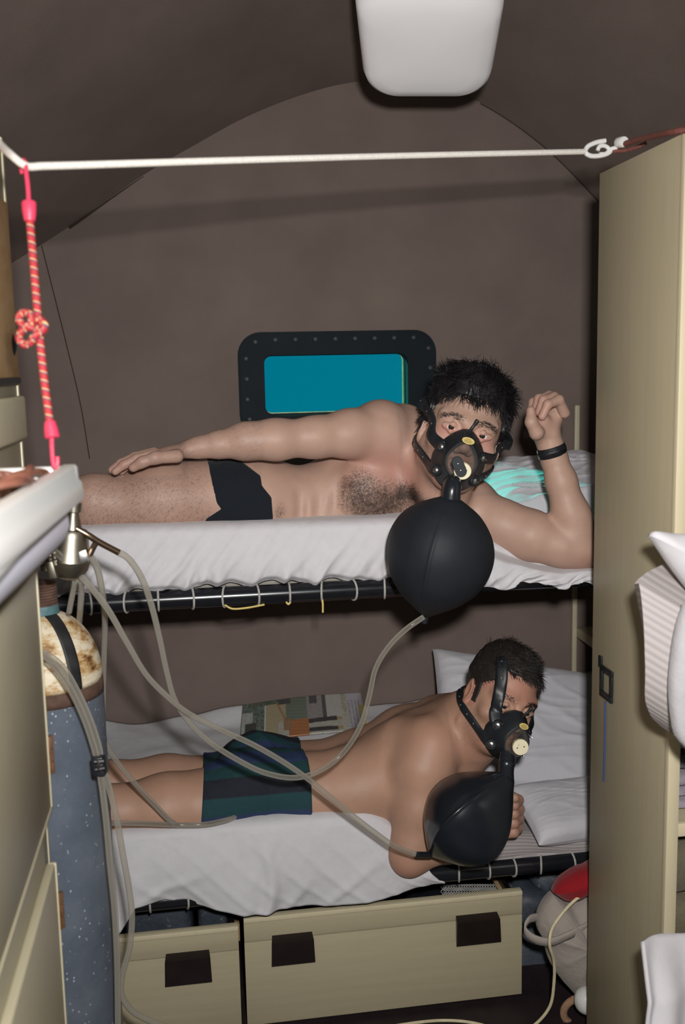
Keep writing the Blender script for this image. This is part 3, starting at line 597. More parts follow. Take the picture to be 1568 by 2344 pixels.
# lower sheet
nu, nv = 300, 110; V = np.zeros((nu, nv, 3)); SZ = .512
hx = [-.34, -.20, -.165, -.10, 0., .07, .25, .38, .46, .55]; hz_ = [P(270, 2150, 2.07)[2], P(285, 2130, 2.07)[2], P(318, 2075, 2.07)[2], P(390, 2062, 2.07)[2], P(480, 2082, 2.07)[2], P(555, 2090, 2.07)[2], P(740, 2076, 2.07)[2], P(880, 2055, 2.07)[2], P(960, 2036, 2.07)[2], P(1000, 2022, 2.08)[2]]
for i in range(nu):
    a = i/(nu-1)
    for j in range(nv):
        b = j/(nv-1)
        xr = np.interp(b, [0, .40, .52, .60, .75, 1], [.93, .72, .50, .46, .49, .53]); x = -.335+a*(xr+.335)
        ze = SZ-.115*sstep(.34, .54, x)*sstep(.25, .5, b)
        if b < .52:
            t_ = b/.52; Y = 2.785-(2.785-RY-.02)*t_; z = ze+.020*vnoise(x, Y, 16, 5)*(1-t_)**1.5+.030*(1-sstep(0, .14, t_))*(.6+.4*math.sin(x*9))
            z += .006*vnoise(x, Y, 34, 14)*(1-sstep(.3, .7, t_))
        elif b < .60:
            t_ = (b-.52)/.08*math.pi/2; Y = RY+.02-.034*math.sin(t_); z = ze-.02*(1-math.cos(t_))
        else:
            t_ = (b-.60)/.40; h = np.interp(x, hx, hz_); Y = RY-.014-.018*math.sin(t_*2.2); z = (ze-.02)+(h-(ze-.02))*t_
            dm = .010*fold(x+.10*t_, t_, 7, 2)+.005*fold(x-.12*t_, t_, 13, 8)+.014*math.exp(-((x-.105-.03*math.sin(t_*2.5))/.016)**2)+.005*vnoise(x, t_*.3, 14, 20)
            Y -= dm*(.25+.75*t_)+.012*t_**2*math.sin(x*23)
        V[i, j] = (x, Y, z)
tag(obj('bed_sheet', G().sheet(V[::-1], .004), 'sheet_cotton', ang=0), 'white sheet on the lower bunk, hanging over the drawers', 'sheet')
# ================================================================== MAGAZINE
mg = thing('magazine', P(690, 1660, 2.62), 'open colour magazine lying behind the striped shorts', 'magazine')
c00, c10, c11, c01 = P(556, 1623, 2.74)+A(0, 0, .0), P(826, 1594, 2.74), P(842, 1680, 2.50), P(550, 1712, 2.50)
nu, nv = 220, 90; V = np.zeros((nu, nv, 3)); U, T = np.meshgrid(np.linspace(0, 1, nu), np.linspace(0, 1, nv), indexing='ij')
V = ((1-U)*(1-T))[..., None]*c00+(U*(1-T))[..., None]*c10+(U*T)[..., None]*c11+((1-U)*T)[..., None]*c01
V[..., 2] += .006*np.sin(U*math.pi)+.012+.03*T*0
g = G().sheet(V[:, ::-1], .003)
r_ = np.random.default_rng(5); nz = vnoise(U*8, T*6, 9, 1)+.8*r_.standard_normal(U.shape); fn = vnoise(U*14, T*9, 14, 6)
C_ = np.zeros(U.shape+(3,)); C_[:] = (.45, .44, .40)
def put(mask, col, amp=0., src=None):
    C_[mask] = np.clip(np.array(col)*(1+(amp*(src if src is not None else nz))[mask][:, None]), 0, 1)
put(U < .19, (.10, .15, .12), .8); put((U < .09) & (T > .25), (.42, .45, .42), .2); put((U > .03) & (U < .12) & (T > .55) & (T < .55+.0+.25), (.02, .03, .03))
put((U >= .19) & (U < .36), (.42, .35, .21), .06); put((U >= .185) & (U < .196), (.7, .7, .68)); put((T < .12) & (U < .30) & (U > .05), (.06, .10, .06), .8)
put((U >= .36) & (U < .53) & (T < .75), (.13, .18, .13), .9, fn); put((U >= .30) & (U < .40) & (T < .15), (.03, .04, .04), .5)
put((U >= .53) & (U < .67), (.30, .27, .27), .15); put((U > .555) & (U < .62) & (T < .22), (.04, .05, .06)); put((U > .66) & (U < .69) & (T < .7), (.06, .06, .06), .4)
put((U >= .69) & (U < .86), (.50, .50, .46), .06); put((U > .82) & (U < .86), (.42, .40, .30), .3)
leg = ((np.abs(T-(.68-.10*(U-.53))) < .055) | (np.abs(T-(.90+.02*(U-.53))) < .05)) & (U > .52) & (U < .77); put((T > .62) & (U > .30) & (U < .86), (.46, .45, .38), .15)
put(leg, (.015, .018, .02)); put((U > .38) & (U < .54) & (np.abs(T-.80) < .20), (.42, .15, .035), .6, fn); put((U > .77) & (U < .81) & ((np.abs(T-.66) < .04) | (np.abs(T-.90) < .04)), (.45, .28, .12))
put((np.abs(U-(.27+.15*T)) < .008) & (T > .1) & (T < .75), (.32, .18, .07)); put((U > .34) & (U < .40) & (T > .55) & (T < .85), (.30, .17, .08), .3)
put(U >= .87, (.50, .49, .53)); put((U >= .87) & (U < .975) & (np.sin(U*230) > .35) & (T > .2) & (T < .95) & (r_.random(U.shape) > .3), (.26, .24, .27)); put((U > .965) & (T > .35), (.55, .42, .08))
o = obj('cover', g, 'cord_cream', mg, ang=0)
cd = np.concatenate([C_[:, ::-1].reshape(-1, 3)]*2); ca = o.data.color_attributes.new('print', 'FLOAT_COLOR', 'POINT'); ca.data.foreach_set('color', np.c_[cd, np.ones(len(cd))].astype(np.float32).ravel())
t = NT('magazine_print'); q = t.n('ShaderNodeVertexColor', layer_name='print'); t.col(t.mix(t.math('MULTIPLY', t.noise(90, 2), .15), q.outputs[0], (.5, .5, .48))).set(Roughness=.3); o.data.materials[0] = MAT['magazine_print']
obj('pages', G().add([c00+A(0, 0, .006), c10+A(0, 0, .006), c11+A(.004, -.012, .004), c01+A(.0, -.012, .004), c00, c10, c11+A(.004, -.012, -.002), c01+A(0, -.012, -.002)], [(0, 3, 2, 1), (4, 5, 6, 7), (0, 1, 5, 4), (1, 2, 6, 5), (2, 3, 7, 6), (3, 0, 4, 7)]), 'sheet_white', mg, smooth=False)
# ================================================================== DRAWER CHESTS UNDER THE LOWER BUNK
def chest(name, x0, x1, zt, y, handles, label):
    c = thing(name, ((x0+x1)/2, y+.25, ZF), label, 'drawer chest')
    zb = .016; zg = zt-.058
    obj('body', G().box((x0+.006, y+.016, ZF+.001), (x1-.006, y+.5, .03)).box((x0+.006, y+.016, .03), (x0+.018, y+.5, zt-.03)).box((x1-.018, y+.016, .03), (x1-.006, y+.5, zt-.03)).box((x0+.006, y+.488, .03), (x1-.006, y+.5, zt-.03)), 'dark_wood', c, smooth=False)
    obj('lower_front', G().box((x0, y, zb), (x1, y+.016, zg-.0012), .001), 'laminate_h', c)
    obj('upper_front', G().box((x0, y, zg+.0012), (x1, y+.016, zt-.0125), .001), 'laminate_h', c)
    obj('top_edge', G().box((x0, y-.0015, zt-.0112), (x1, y+.018, zt), .0012), 'laminate_edge', c)
    for (px0, px1, pz0, pz1) in handles:
        zc0, zc1 = P((px0+px1)/2, pz1, y-.02)[2], P((px0+px1)/2, pz0, y-.02)[2]; xa, xb = P(px0, pz1, y-.02)[0], P(px1, pz1, y-.02)[0]
        bm = [(xa+.004, y, zc0+.012), (xb-.004, y, zc0+.012), (xb, y-.022, zc0), (xa, y-.022, zc0), (xa+.004, y, zc1), (xb-.004, y, zc1), (xb-.002, y-.020, zc1-.008), (xa+.002, y-.020, zc1-.008)]
        obj('handle', G().add(bm, [(0, 3, 2, 1), (4, 5, 6, 7), (3, 7, 6, 2), (0, 1, 5, 4), (0, 4, 7, 3), (1, 2, 6, 5)]), 'dark_wood', c, smooth=False, label='dark brown wedge handle')
    return c
xl = P(275, 2250, 2.10)[0]; xm0 = P(548, 2200, 2.10)[0]; xm1 = P(557, 2150, 2.10)[0]; xr_ = P(1195, 2150, 2.10)[0]
chest('drawer_chest', xl-.35, xm0, .263, 2.10, [(378, 486, 2190, 2252)], 'pale wood drawer with one dark handle, left of the wider drawer')
chest('drawer_chest', xm1+.002, xr_, .279, 2.10, [(622, 722, 2148, 2206), (1045, 1147, 2102, 2160)], 'wide pale wood drawer with two dark handles under the lower bunk')
# ballast blocks, slat, net
def rock(name, c, h, m, label, sd, p=.55, grp='ballast blocks under the lower bunk', cat='block', rough=.10, rot=0):
    n = 34; V = np.zeros((n, n, 3)); th = np.linspace(-math.pi/2, math.pi/2, n); ph = np.linspace(-math.pi, math.pi, n); pw = lambda q, e: np.sign(q)*np.abs(q)**e
    T, Q = np.meshgrid(th, ph, indexing='ij'); x = pw(np.cos(T), p)*pw(np.cos(Q), p); y = pw(np.cos(T), p)*pw(np.sin(Q), p); z = pw(np.sin(T), p)
    k = 1+rough*vnoise(x*1.3+z, y*1.3-z*.7, 2.2, sd)
    x, y, z = x*k*h[0], y*k*h[1], z*k*h[2]; cs, sn_ = math.cos(rot), math.sin(rot)
    V = np.stack([c[0]+x*cs-z*sn_, c[1]+y, c[2]+x*sn_+z*cs], -1); g = G().grid(V); return tag(obj(name, g, m, ang=50), label, cat, grp)
rock('ballast_block', A(-.125, 2.30, .17), A(.078, .10, .135), 'ballast', 'dark slate-blue block behind the left drawer, left of two', 2, .3, rough=.05)
rock('ballast_block', A(.002, 2.30, .17), A(.036, .10, .135), 'ballast', 'dark slate-blue block behind the left drawer, right of two', 5, .3, rough=.05)
rock('ballast_block', P(1225, 2070, 2.3), A(.085, .06, .05), 'ballast', 'flat dark blue-grey stone right of the wide drawer, lowest', 8, .7, rot=-.35)
rock('ballast_block', P(1290, 2015, 2.32), A(.10, .06, .04), 'ballast', 'flat dark blue-grey stone touching the red bag collar', 11, .7, rot=-.4)
rock('ballast_block', P(1255, 2230, 2.3), A(.10, .07, .17), 'ballast', 'tall dark blue-grey block behind the canvas bag', 14, .45, rot=.4)
tag(obj('wood_offcut', G().obox(P(1147, 2030, 2.25), A(.012, 0, -.022)*1.2, A(0, .05, 0), A(.010, 0, .005)*.9, .001), 'tan_wood'), 'short tan wooden offcut poking up behind the wide drawer', 'wood')
for k, (px, py) in enumerate(((536, 2105), (566, 2098))): tag(obj('wood_block', G().obox(P(px, py, 2.3), A(.011, 0, 0), A(0, .06, 0), A(0, 0, .022), .001), 'tan_wood'), ('small wooden block left of the gap between the drawers', 'small wooden block right of the gap between the drawers')[k], 'block')
g = G()
for i in range(22):
    for dr in (1, -1):
        pts = [P(1015+i*6+dr*6*math.sin(k*1.0), 2024+k*3.6, 2.24+.002*math.sin(k+i)) for k in range(12)]; g.tube(pts, .0011, 5)
tag(obj('net', g, 'nylon', kind='stuff'), 'grey knotted net bunched under the lower rail above the wide drawer', 'net')
o = rock('dark_bag', P(1060, 2062, 2.30), A(.15, .08, .035), 'black_rubber', 'black glossy plastic bundle under the net', 17, .8, grp=None, cat='bundle')
# ================================================================== CANVAS BAG BESIDE THE DRAWER
cb_ = thing('canvas_bag', P(1330, 2300, 2.05), 'beige canvas kit bag with a red collar beside the wide drawer', 'bag')
def lobes(pts, Y, th, bulge, m, nm, par, n=70, wr=0., lab=None):
    pp = np.array([P(px, py, Y if not isinstance(Y, list) else Y[i]) for i, (px, py) in enumerate(pts)])
    V = outline_slab(pp, th, (-.1, -1, .2), bulge, n)
    if wr:
        q = V.reshape(-1, 3); q[:, 1] -= wr*(ridge(q[:, 0]*38+q[:, 2]*16+vnoise(q[:, 0], q[:, 2], 12, 3), 3)+.5*ridge(q[:, 2]*45-q[:, 0]*50, 4)); V = q.reshape(V.shape)
    return obj(nm, G().grid(V[::-1]), m, par, ang=0, label=lab)
lobes([(1262, 2042), (1300, 2060), (1345, 2040), (1420, 2000), (1430, 2140), (1420, 2330), (1352, 2300), (1305, 2262), (1255, 2195), (1245, 2150), (1232, 2130), (1228, 2100), (1243, 2065)], 2.02, .06, .045, 'canvas_bag', 'body', cb_, 90, .010)
lobes([(1263, 2040), (1270, 2022), (1300, 1998), (1345, 1976), (1420, 1955), (1430, 2010), (1350, 2032), (1315, 2057), (1295, 2058)], 2.0, .05, .03, 'canvas_red', 'collar', cb_, 70, .004, 'red cloth collar')
st_ = spline([P(1440, 2075, 1.985), P(1360, 2110, 1.965), P(1300, 2140, 1.955), P(1255, 2155, 1.965), P(1218, 2145, 1.98), P(1203, 2128, 1.99), P(1212, 2108, 2.0), P(1232, 2100, 2.02)], 50)
tz = unit(A(0, -.25, 1)); g = G().sheet(np.stack([st_+tz*.022*s_ for s_ in (-.5, 0, .5)], 1), .004); obj('strap', g, 'canvas_bag', cb_, ang=0)
obj('drawstring', G().tube(spline([P(1352, 2034, 1.965), P(1310, 2066, 1.955), P(1280, 2100, 1.945), P(1262, 2130, 1.94), P(1258, 2160, 1.935), P(1268, 2200, 1.95), P(1268, 2250, 1.96), P(1258, 2305, 1.97), P(1225, 2345, 1.98), P(1180, 2370, 1.99)], 60), .0035, 8), 'cord_cream', cb_)
tag(obj('floor_cord', G().tube(spline([P(880, 2352, 2.0), P(960, 2340, 2.02), P(1010, 2336, 2.03), P(1060, 2338, 2.02), P(1110, 2348, 2.01), P(1150, 2366, 2.0), P(1182, 2370, 1.99)], 40), .0034, 8), 'cord_cream'), 'cream cord lying on the dark floor before the wide drawer', 'cord')
a = np.linspace(0, 2*math.pi, 40)[:-1]; c = P(1335, 2315, 2.0); tag(obj('rope_ring', G().tube([c+cr*.045*math.cos(t)+unit(cu*.9+A(0, -.3, 0))*.042*math.sin(t) for t in a], .0085, 10, closed=True), 'rope_tan'), 'tan rope ring at the foot of the canvas bag', 'rope')
rock('float_ball', P(1345, 2290, 1.955), A(.030, .028, .030), 'plastic_white', 'white float ball inside the tan rope ring', 3, .95, None, 'float', .03)
rock('blue_cloth', A(P(530, 2352, 2.02)[0], 2.02, .016), A(.06, .03, .020), 'blue_cloth', 'dark blue cloth lump on the floor before the drawers', 9, .9, None, 'cloth', .08)
# ================================================================== GAS CYLINDER AND REGULATOR
TC = A(-.275, 1.78, 0); TR = .0985; zs = P(110, 1548, 1.78-TR)[2]+.0
zs = .955; zn = 1.083
tk = thing('gas_cylinder', TC, 'tall blue-grey gas cylinder with a rusty white shoulder', 'gas cylinder')
obj('barrel', G().lathe([(.06, 0), (TR*.95, .004), (TR, .02), (TR, zs-.02)], TC, n=56), 'cylinder_paint', tk, ang=40)
obj('rust_band', G().lathe([(TR+.0004, zs-.02), (TR+.0006, zs-.01), (TR, zs+.006)], TC, n=56), 'rust', tk, ang=0)
dome = [(TR*math.cos(q)**.82 if q < 1.3 else .0, 0) for q in np.linspace(0, 1.2, 2)]
dp = [(TR*math.cos(t_)+.0, zs+.006+(zn-zs)*math.sin(t_)) for t_ in np.linspace(0, 1.32, 22)]
obj('shoulder', G().lathe(dp, TC, n=56), 'cylinder_shoulder', tk, ang=0, label='white rust-stained shoulder')
g = G(); a0 = math.radians(-52); V = np.zeros((22, 6, 3))
for i, (r, z) in enumerate(dp):
    for j in range(6):
        an = a0+(j-2.5)*.0045/max(r, .03); V[i, j] = TC+A((r+.0012)*math.cos(an), (r+.0012)*math.sin(an), z+.0008)
obj('black_stripe', g.sheet(V[:, ::-1], .002), 'black_paint', tk, ang=0)
obj('neck_ring', G().lathe([(.03, zn-.012), (.031, zn-.006), (.029, zn+.012), (.028, zn+.016)], TC, n=32), 'teal_paint', tk, label='teal painted neck ring')
pr = []
for k in range(7): pr += [(.0285, zn+.016+k*.005), (.0265, zn+.0185+k*.005)]
obj('valve_cap', G().lathe(pr+[(.0285, zn+.051), (.026, zn+.055), (.012, zn+.059), (0, zn+.06)], TC, n=32), 'rust', tk, ang=20, label='rusty ribbed valve cap')
rg = thing('regulator', P(160, 1330, 1.66), 'brass-chrome gas regulator hanging under the tray corner', 'regulator')
c = P(165, 1212, 1.66); ax = unit(P(157, 1325, 1.66)-c); Lr = np.linalg.norm(P(157, 1325, 1.66)-c)
obj('bell', G().lathe([(0, -.002), (.024, 0), (.0265, .004), (.0275, .012), (.030, .03), (.0325, Lr*.58), (.0335, Lr*.62), (.0325, Lr*.66), (.030, Lr*.80), (.022, Lr*.94), (.012, Lr), (0, Lr+.001)], c, ax, 36), 'chrome', rg, ang=25)
obj('stem', G().lathe([(.010, -.07), (.010, -.045), (.013, -.043), (.013, -.03), (.009, -.028), (.014, -.01), (.016, 0)], c, ax, 20), 'chrome', rg, ang=25)
obj('outlet_pipe', G().tube(spline([P(175, 1210, 1.645), P(200, 1224, 1.645), P(225, 1240, 1.65), P(272, 1265, 1.66)], 24), [.0055]*24, 12), 'brass_tube', rg); obj('branch_pipe', G().tube([P(222, 1238, 1.65), P(213, 1254, 1.65), P(205, 1271, 1.65)], .0052, 10), 'brass_tube', rg)
for (px, py, l_) in ((112, 1268, 40), (122, 1262, 36), (100, 1275, 40)):
    a, b = P(px, py, 1.64), P(px+8, py+l_, 1.64); obj('fitting', G().lathe([(0, 0), (.0075, 0), (.008, .003), (.006, .006), (.006, .012), (.0085, .014), (.0085, .022), (0, .024)], a, b-a, 12), 'chrome', rg, ang=25)
obj('clamp', G().obox(P(119, 1302, 1.635), A(.006, 0, 0), A(0, .012, 0), A(.003, 0, -.014), .001), 'chrome', rg)
obj('label_plate', G().obox(P(186, 1275, 1.64), A(.010, 0, .003), A(0, .006, 0), A(-.002, 0, .010), .001), 'steel', rg)
# ================================================================== CLEAR HOSES
def hose(pts, label, r=.0056, n=110):
    return tag(obj('clear_hose', G().tube(spline([P(*p) for p in pts], n), r, 12), 'clear_hose', ang=0), label, 'hose', 'clear gas hoses')
hose([(268, 1263, 1.66), (290, 1275, 1.67), (320, 1315, 1.70), (345, 1380, 1.74), (365, 1460, 1.78), (382, 1540, 1.82), (400, 1602, 1.85), (435, 1655, 1.88), (480, 1698, 1.9), (545, 1740, 1.91), (610, 1770, 1.92), (680, 1780, 1.92), (740, 1760, 1.93), (790, 1718, 1.94), (828, 1655, 1.94), (846, 1590, 1.94), (860, 1530, 1.94), (890, 1480, 1.93), (930, 1440, 1.92), (970, 1412, 1.92)], 'clear hose looping from the regulator down and up to the upper breathing bag')
hose([(125, 1262, 1.63), (165, 1298, 1.64), (240, 1385, 1.70), (290, 1470, 1.75), (335, 1545, 1.8), (380, 1592, 1.83), (430, 1632, 1.86), (500, 1668, 1.89), (580, 1705, 1.9), (650, 1745, 1.91), (710, 1787, 1.92), (780, 1845, 1.93), (850, 1900, 1.94), (905, 1938, 1.94), (952, 1956, 1.93)], 'clear hose running straight down across to the lower breathing bag')
hose([(205, 1270, 1.65), (222, 1300, 1.68), (236, 1370, 1.75), (240, 1430, 1.84), (238, 1500, 1.9), (236, 1600, 1.96), (238, 1690, 2.0), (265, 1740, 2.02), (310, 1795, 2.04), (355, 1843, 2.05), (382, 1872, 2.06), (400, 1886, 2.09), (420, 1900, 2.14)], 'clear hose passing behind the cylinder and ending on the near thigh')
hose([(225, 1890, 1.95), (265, 1884, 2.03), (330, 1885, 2.06), (400, 1888, 2.07), (470, 1887, 2.07), (515, 1878, 2.08), (545, 1868, 2.13), (575, 1862, 2.2)], 'clear hose lying along the near edge of the lower bunk by the shorts', n=60)
hose([(75, 1497, 1.60), (98, 1500, 1.61), (130, 1530, 1.62), (165, 1585, 1.63), (195, 1650, 1.64), (215, 1710, 1.645), (224, 1745, 1.645), (232, 1790, 1.645), (243, 1880, 1.65), (252, 1980, 1.65), (262, 2080, 1.66), (268, 2200, 1.67), (270, 2360, 1.68)], 'clear hose curving over the cylinder, inner of the clipped pair')
hose([(80, 1490, 1.615), (110, 1500, 1.625), (145, 1530, 1.635), (178, 1585, 1.645), (207, 1650, 1.655), (226, 1710, 1.655), (232, 1745, 1.655), (246, 1790, 1.66), (266, 1870, 1.67), (282, 1960, 1.68), (296, 2040, 1.70), (302, 2100, 1.71), (296, 2170, 1.72), (280, 2230, 1.73), (278, 2275, 1.74), (300, 2312, 1.76), (345, 2338, 1.79), (420, 2365, 1.83)], 'clear hose of the clipped pair that swings out toward the drawers')
hose([(172, 1328, 1.66), (168, 1350, 1.69), (162, 1380, 1.72), (158, 1402, 1.74)], 'short clear hose under the regulator, left of two', .005, 20)
hose([(184, 1326, 1.66), (186, 1350, 1.70), (184, 1390, 1.74), (180, 1440, 1.86)], 'short clear hose under the regulator, right of two', .0055, 24)
g = G().obox(P(227, 1752, 1.64), cr*.010, -cf*.012, cu*.016+cr*-.002, .003); g.tube([P(216, 1744, 1.625), P(238, 1742, 1.625)], .004, 8); g.tube([P(218, 1762, 1.625), P(240, 1758, 1.625)], .004, 8)
cl = thing('hose_clip', P(227, 1765, 1.64), 'small black clip holding the two hoses on the cylinder', 'clip'); obj('block', g, 'black_rubber', cl)
obj('screw', G().tube(spline([P(222, 1740, 1.618), P(226, 1748, 1.615), P(224, 1756, 1.615), P(230, 1764, 1.618)], 12), .0014, 6), 'steel', cl)
# ================================================================== IMPLICIT BODIES: smooth unions of tapered limbs, polygonised into ONE continuous skin
class Body:
    def __init__(s): s.p = []
    def cap(s, a, b, ra, rb, k=.02, op=1): s.p.append(('c', A(*a), A(*b), ra, rb, k, op)); return s
    def chain(s, pts, k=.02):
        for (a, ra), (b, rb) in zip(pts, pts[1:]): s.cap(a, b, ra, rb, k)
        return s
    def ell(s, c, r, R=np.eye(3), k=.02, op=1): s.p.append(('e', A(*c), np.asarray(R, float), A(*r), None, k, op)); return s   # R rows: axes
    @staticmethod
    def one(q, x):
        if q[0] == 'c':
            a, b, ra, rb = q[1:5]; ba = b-a; t = np.clip((x-a)@ba/max(ba@ba, 1e-12), 0, 1); return np.linalg.norm(x-a-t[..., None]*ba, axis=-1)-(ra+(rb-ra)*t)
        l = (x-q[1])@q[2].T; r = q[3]; k0 = np.linalg.norm(l/r, axis=-1); k1 = np.linalg.norm(l/(r*r), axis=-1)+1e-9; return k0*(k0-1)/k1
    @staticmethod
    def comb(d, e, k, op):
        if op > 0: h = np.clip(.5+.5*(d-e)/k, 0, 1); return d+(e-d)*h-k*h*(1-h)
        h = np.clip(.5-.5*(d+e)/k, 0, 1); return d+(-e-d)*h+k*h*(1-h)
    def bb(s, q):
        if q[0] == 'c': m = max(q[3], q[4]); return np.minimum(q[1], q[2])-m, np.maximum(q[1], q[2])+m
        m = max(q[3]); return q[1]-m, q[1]+m
    def ev(s, x):
        d = np.full(x.shape[:-1], .5)
        for q in s.p: d = s.comb(d, s.one(q, x), q[5], q[6])
        return d
    def near(s, lo, hi):
        B = Body(); B.p = [q for q in s.p if np.all(s.bb(q)[0]-.08 < hi) and np.all(s.bb(q)[1]+.08 > lo)]; return B
    def field(s, lo, hi, h):
        n = np.ceil((hi-lo)/h).astype(int)+1; ax = [lo[i]+h*np.arange(n[i]) for i in range(3)]; D = np.full(n, .12, np.float32)
        for q in s.p:
            a, b = s.bb(q); m = .05+q[5]; i0 = np.clip(np.floor((a-m-lo)/h).astype(int), 0, n); i1 = np.clip(np.ceil((b+m-lo)/h).astype(int)+1, 0, n)
            if np.any(i1 <= i0): continue
            X = np.stack(np.meshgrid(*[ax[k][i0[k]:i1[k]] for k in range(3)], indexing='ij'), -1); sl = tuple(slice(i0[k], i1[k]) for k in range(3))
            D[sl] = s.comb(D[sl], s.one(q, X), q[5], q[6])
        return D, ax
def nets(D, lo, h):
    I = D < 0; n = D.shape; m = tuple(k-1 for k in n)
    acc = np.zeros(m+(3,)); cnt = np.zeros(m); cn = [(a, b, c) for a in (0, 1) for b in (0, 1) for c in (0, 1)]
    vw = lambda M, o: M[o[0]:o[0]+m[0], o[1]:o[1]+m[1], o[2]:o[2]+m[2]]
    for o in cn:
        for ax in range(3):
            if o[ax]: continue
            p = list(o); p[ax] = 1; a, b = vw(D, o), vw(D, tuple(p)); x = vw(I, o) != vw(I, tuple(p)); t = np.where(x, a/(a-b+1e-12), 0)
            for k in range(3): acc[..., k] += np.where(x, (t if k == ax else o[k]), 0)
            cnt += x
    cell = cnt > 0; idx = -np.ones(m, int); idx[cell] = np.arange(cell.sum()); ijk = np.argwhere(cell)
    V = lo+h*(ijk+acc[cell]/cnt[cell][:, None]); Q = []
    for ax in range(3):
        b, c = [(1, 2), (2, 0), (0, 1)][ax]; sl0 = [slice(None)]*3; sl1 = [slice(None)]*3; sl0[ax] = slice(0, n[ax]-1); sl1[ax] = slice(1, n[ax])
        ch = I[tuple(sl0)] != I[tuple(sl1)]; e = np.argwhere(ch); e = e[(e[:, b] > 0) & (e[:, c] > 0) & (e[:, b] < n[b]-1) & (e[:, c] < n[c]-1)]
        if not len(e): continue
        def cl(db, dc): q = e.copy(); q[:, b] -= db; q[:, c] -= dc; return idx[q[:, 0], q[:, 1], q[:, 2]]
        f = np.stack([cl(1, 1), cl(0, 1), cl(0, 0), cl(1, 0)], 1); ins = I[e[:, 0], e[:, 1], e[:, 2]]; f[~ins] = f[~ins][:, ::-1]; Q.append(f)
    return V, np.vstack(Q)
def grad(B, x, e=.0008):
    return np.stack([B.ev(x+d)-B.ev(x-d) for d in np.eye(3)*e], -1)/(2*e)
def relax(B, V, it=2):
    for _ in range(it):
        g_ = grad(B, V); d = B.ev(V); V = V-(d/(np.sum(g_*g_, -1)+.05))[:, None]*g_*.9
    return V
def skinmesh(B, coarse, fines, h=.006):
    Vs, Fs = [], []; n0 = 0
    for bi, (lo, hi, hh) in enumerate([(A(*coarse[0]), A(*coarse[1]), h)]+[(A(*a), A(*b), c) for a, b, c in fines]):
        N = B.near(lo, hi); D, ax = N.field(lo, hi, hh); V, Q = nets(D, lo, hh)
        for k in range(0, len(V), 40000): V[k:k+40000] = relax(N, V[k:k+40000], 1)
        if bi == 0:
            c = V[Q].mean(1); drop = np.zeros(len(Q), bool)
            for a, b, _ in fines: drop |= np.all((c > A(*a)+.010) & (c < A(*b)-.010), 1)
            Q = Q[~drop]
        Vs.append(V); Fs.append(Q+n0); n0 += len(V)
    V = np.vstack(Vs); Q = np.vstack(Fs); u, inv = np.unique(Q, return_inverse=True); return V[u], inv.reshape(Q.shape)
def project(B, x, off=0., it=5):
    x = np.asarray(x, float).copy()
    for _ in range(it): g_ = grad(B, x); d = B.ev(x)-off; x -= (d/(np.sum(g_*g_, -1)+1e-3))[:, None]*g_*.9
    g_ = grad(B, x); return x, g_/(np.linalg.norm(g_, axis=-1)[:, None]+1e-9)
# ------------------------------------------------------------------ heads
def headframe(px, py, Y, yaw, pitch, roll, s=1.):
    y, p, r = [math.radians(q) for q in (yaw, pitch, roll)]
    R2 = lambda v: v                                            # camera-aligned start: image right, image up, toward the lens
    ex, ey, ez = A(1, 0, 0), A(0, 1, 0), A(0, 0, 1)
    ez, ex = ez*math.cos(y)+ex*math.sin(y), ex*math.cos(y)-ez*math.sin(y)
    ez, ey = ez*math.cos(p)-ey*math.sin(p), ey*math.cos(p)+ez*math.sin(p)
    rot = np.array([[math.cos(r), math.sin(r), 0], [-math.sin(r), math.cos(r), 0], [0, 0, 1]])
    B_ = np.stack([cr, cu, -cf], 1); E = [B_@(rot@v) for v in (ex, ey, ez)]; R = np.array(E)
    return P(px, py, Y)-R[2]*.088*s, R, s
class Head:
    def __init__(s, fr): s.O, s.R, s.s = fr
    def w(s, p): return s.O+(np.asarray(p, float)*s.s)@s.R
    def loc(s, x): return ((x-s.O)@s.R.T)/s.s
    def dirw(s, v): return np.asarray(v, float)@s.R
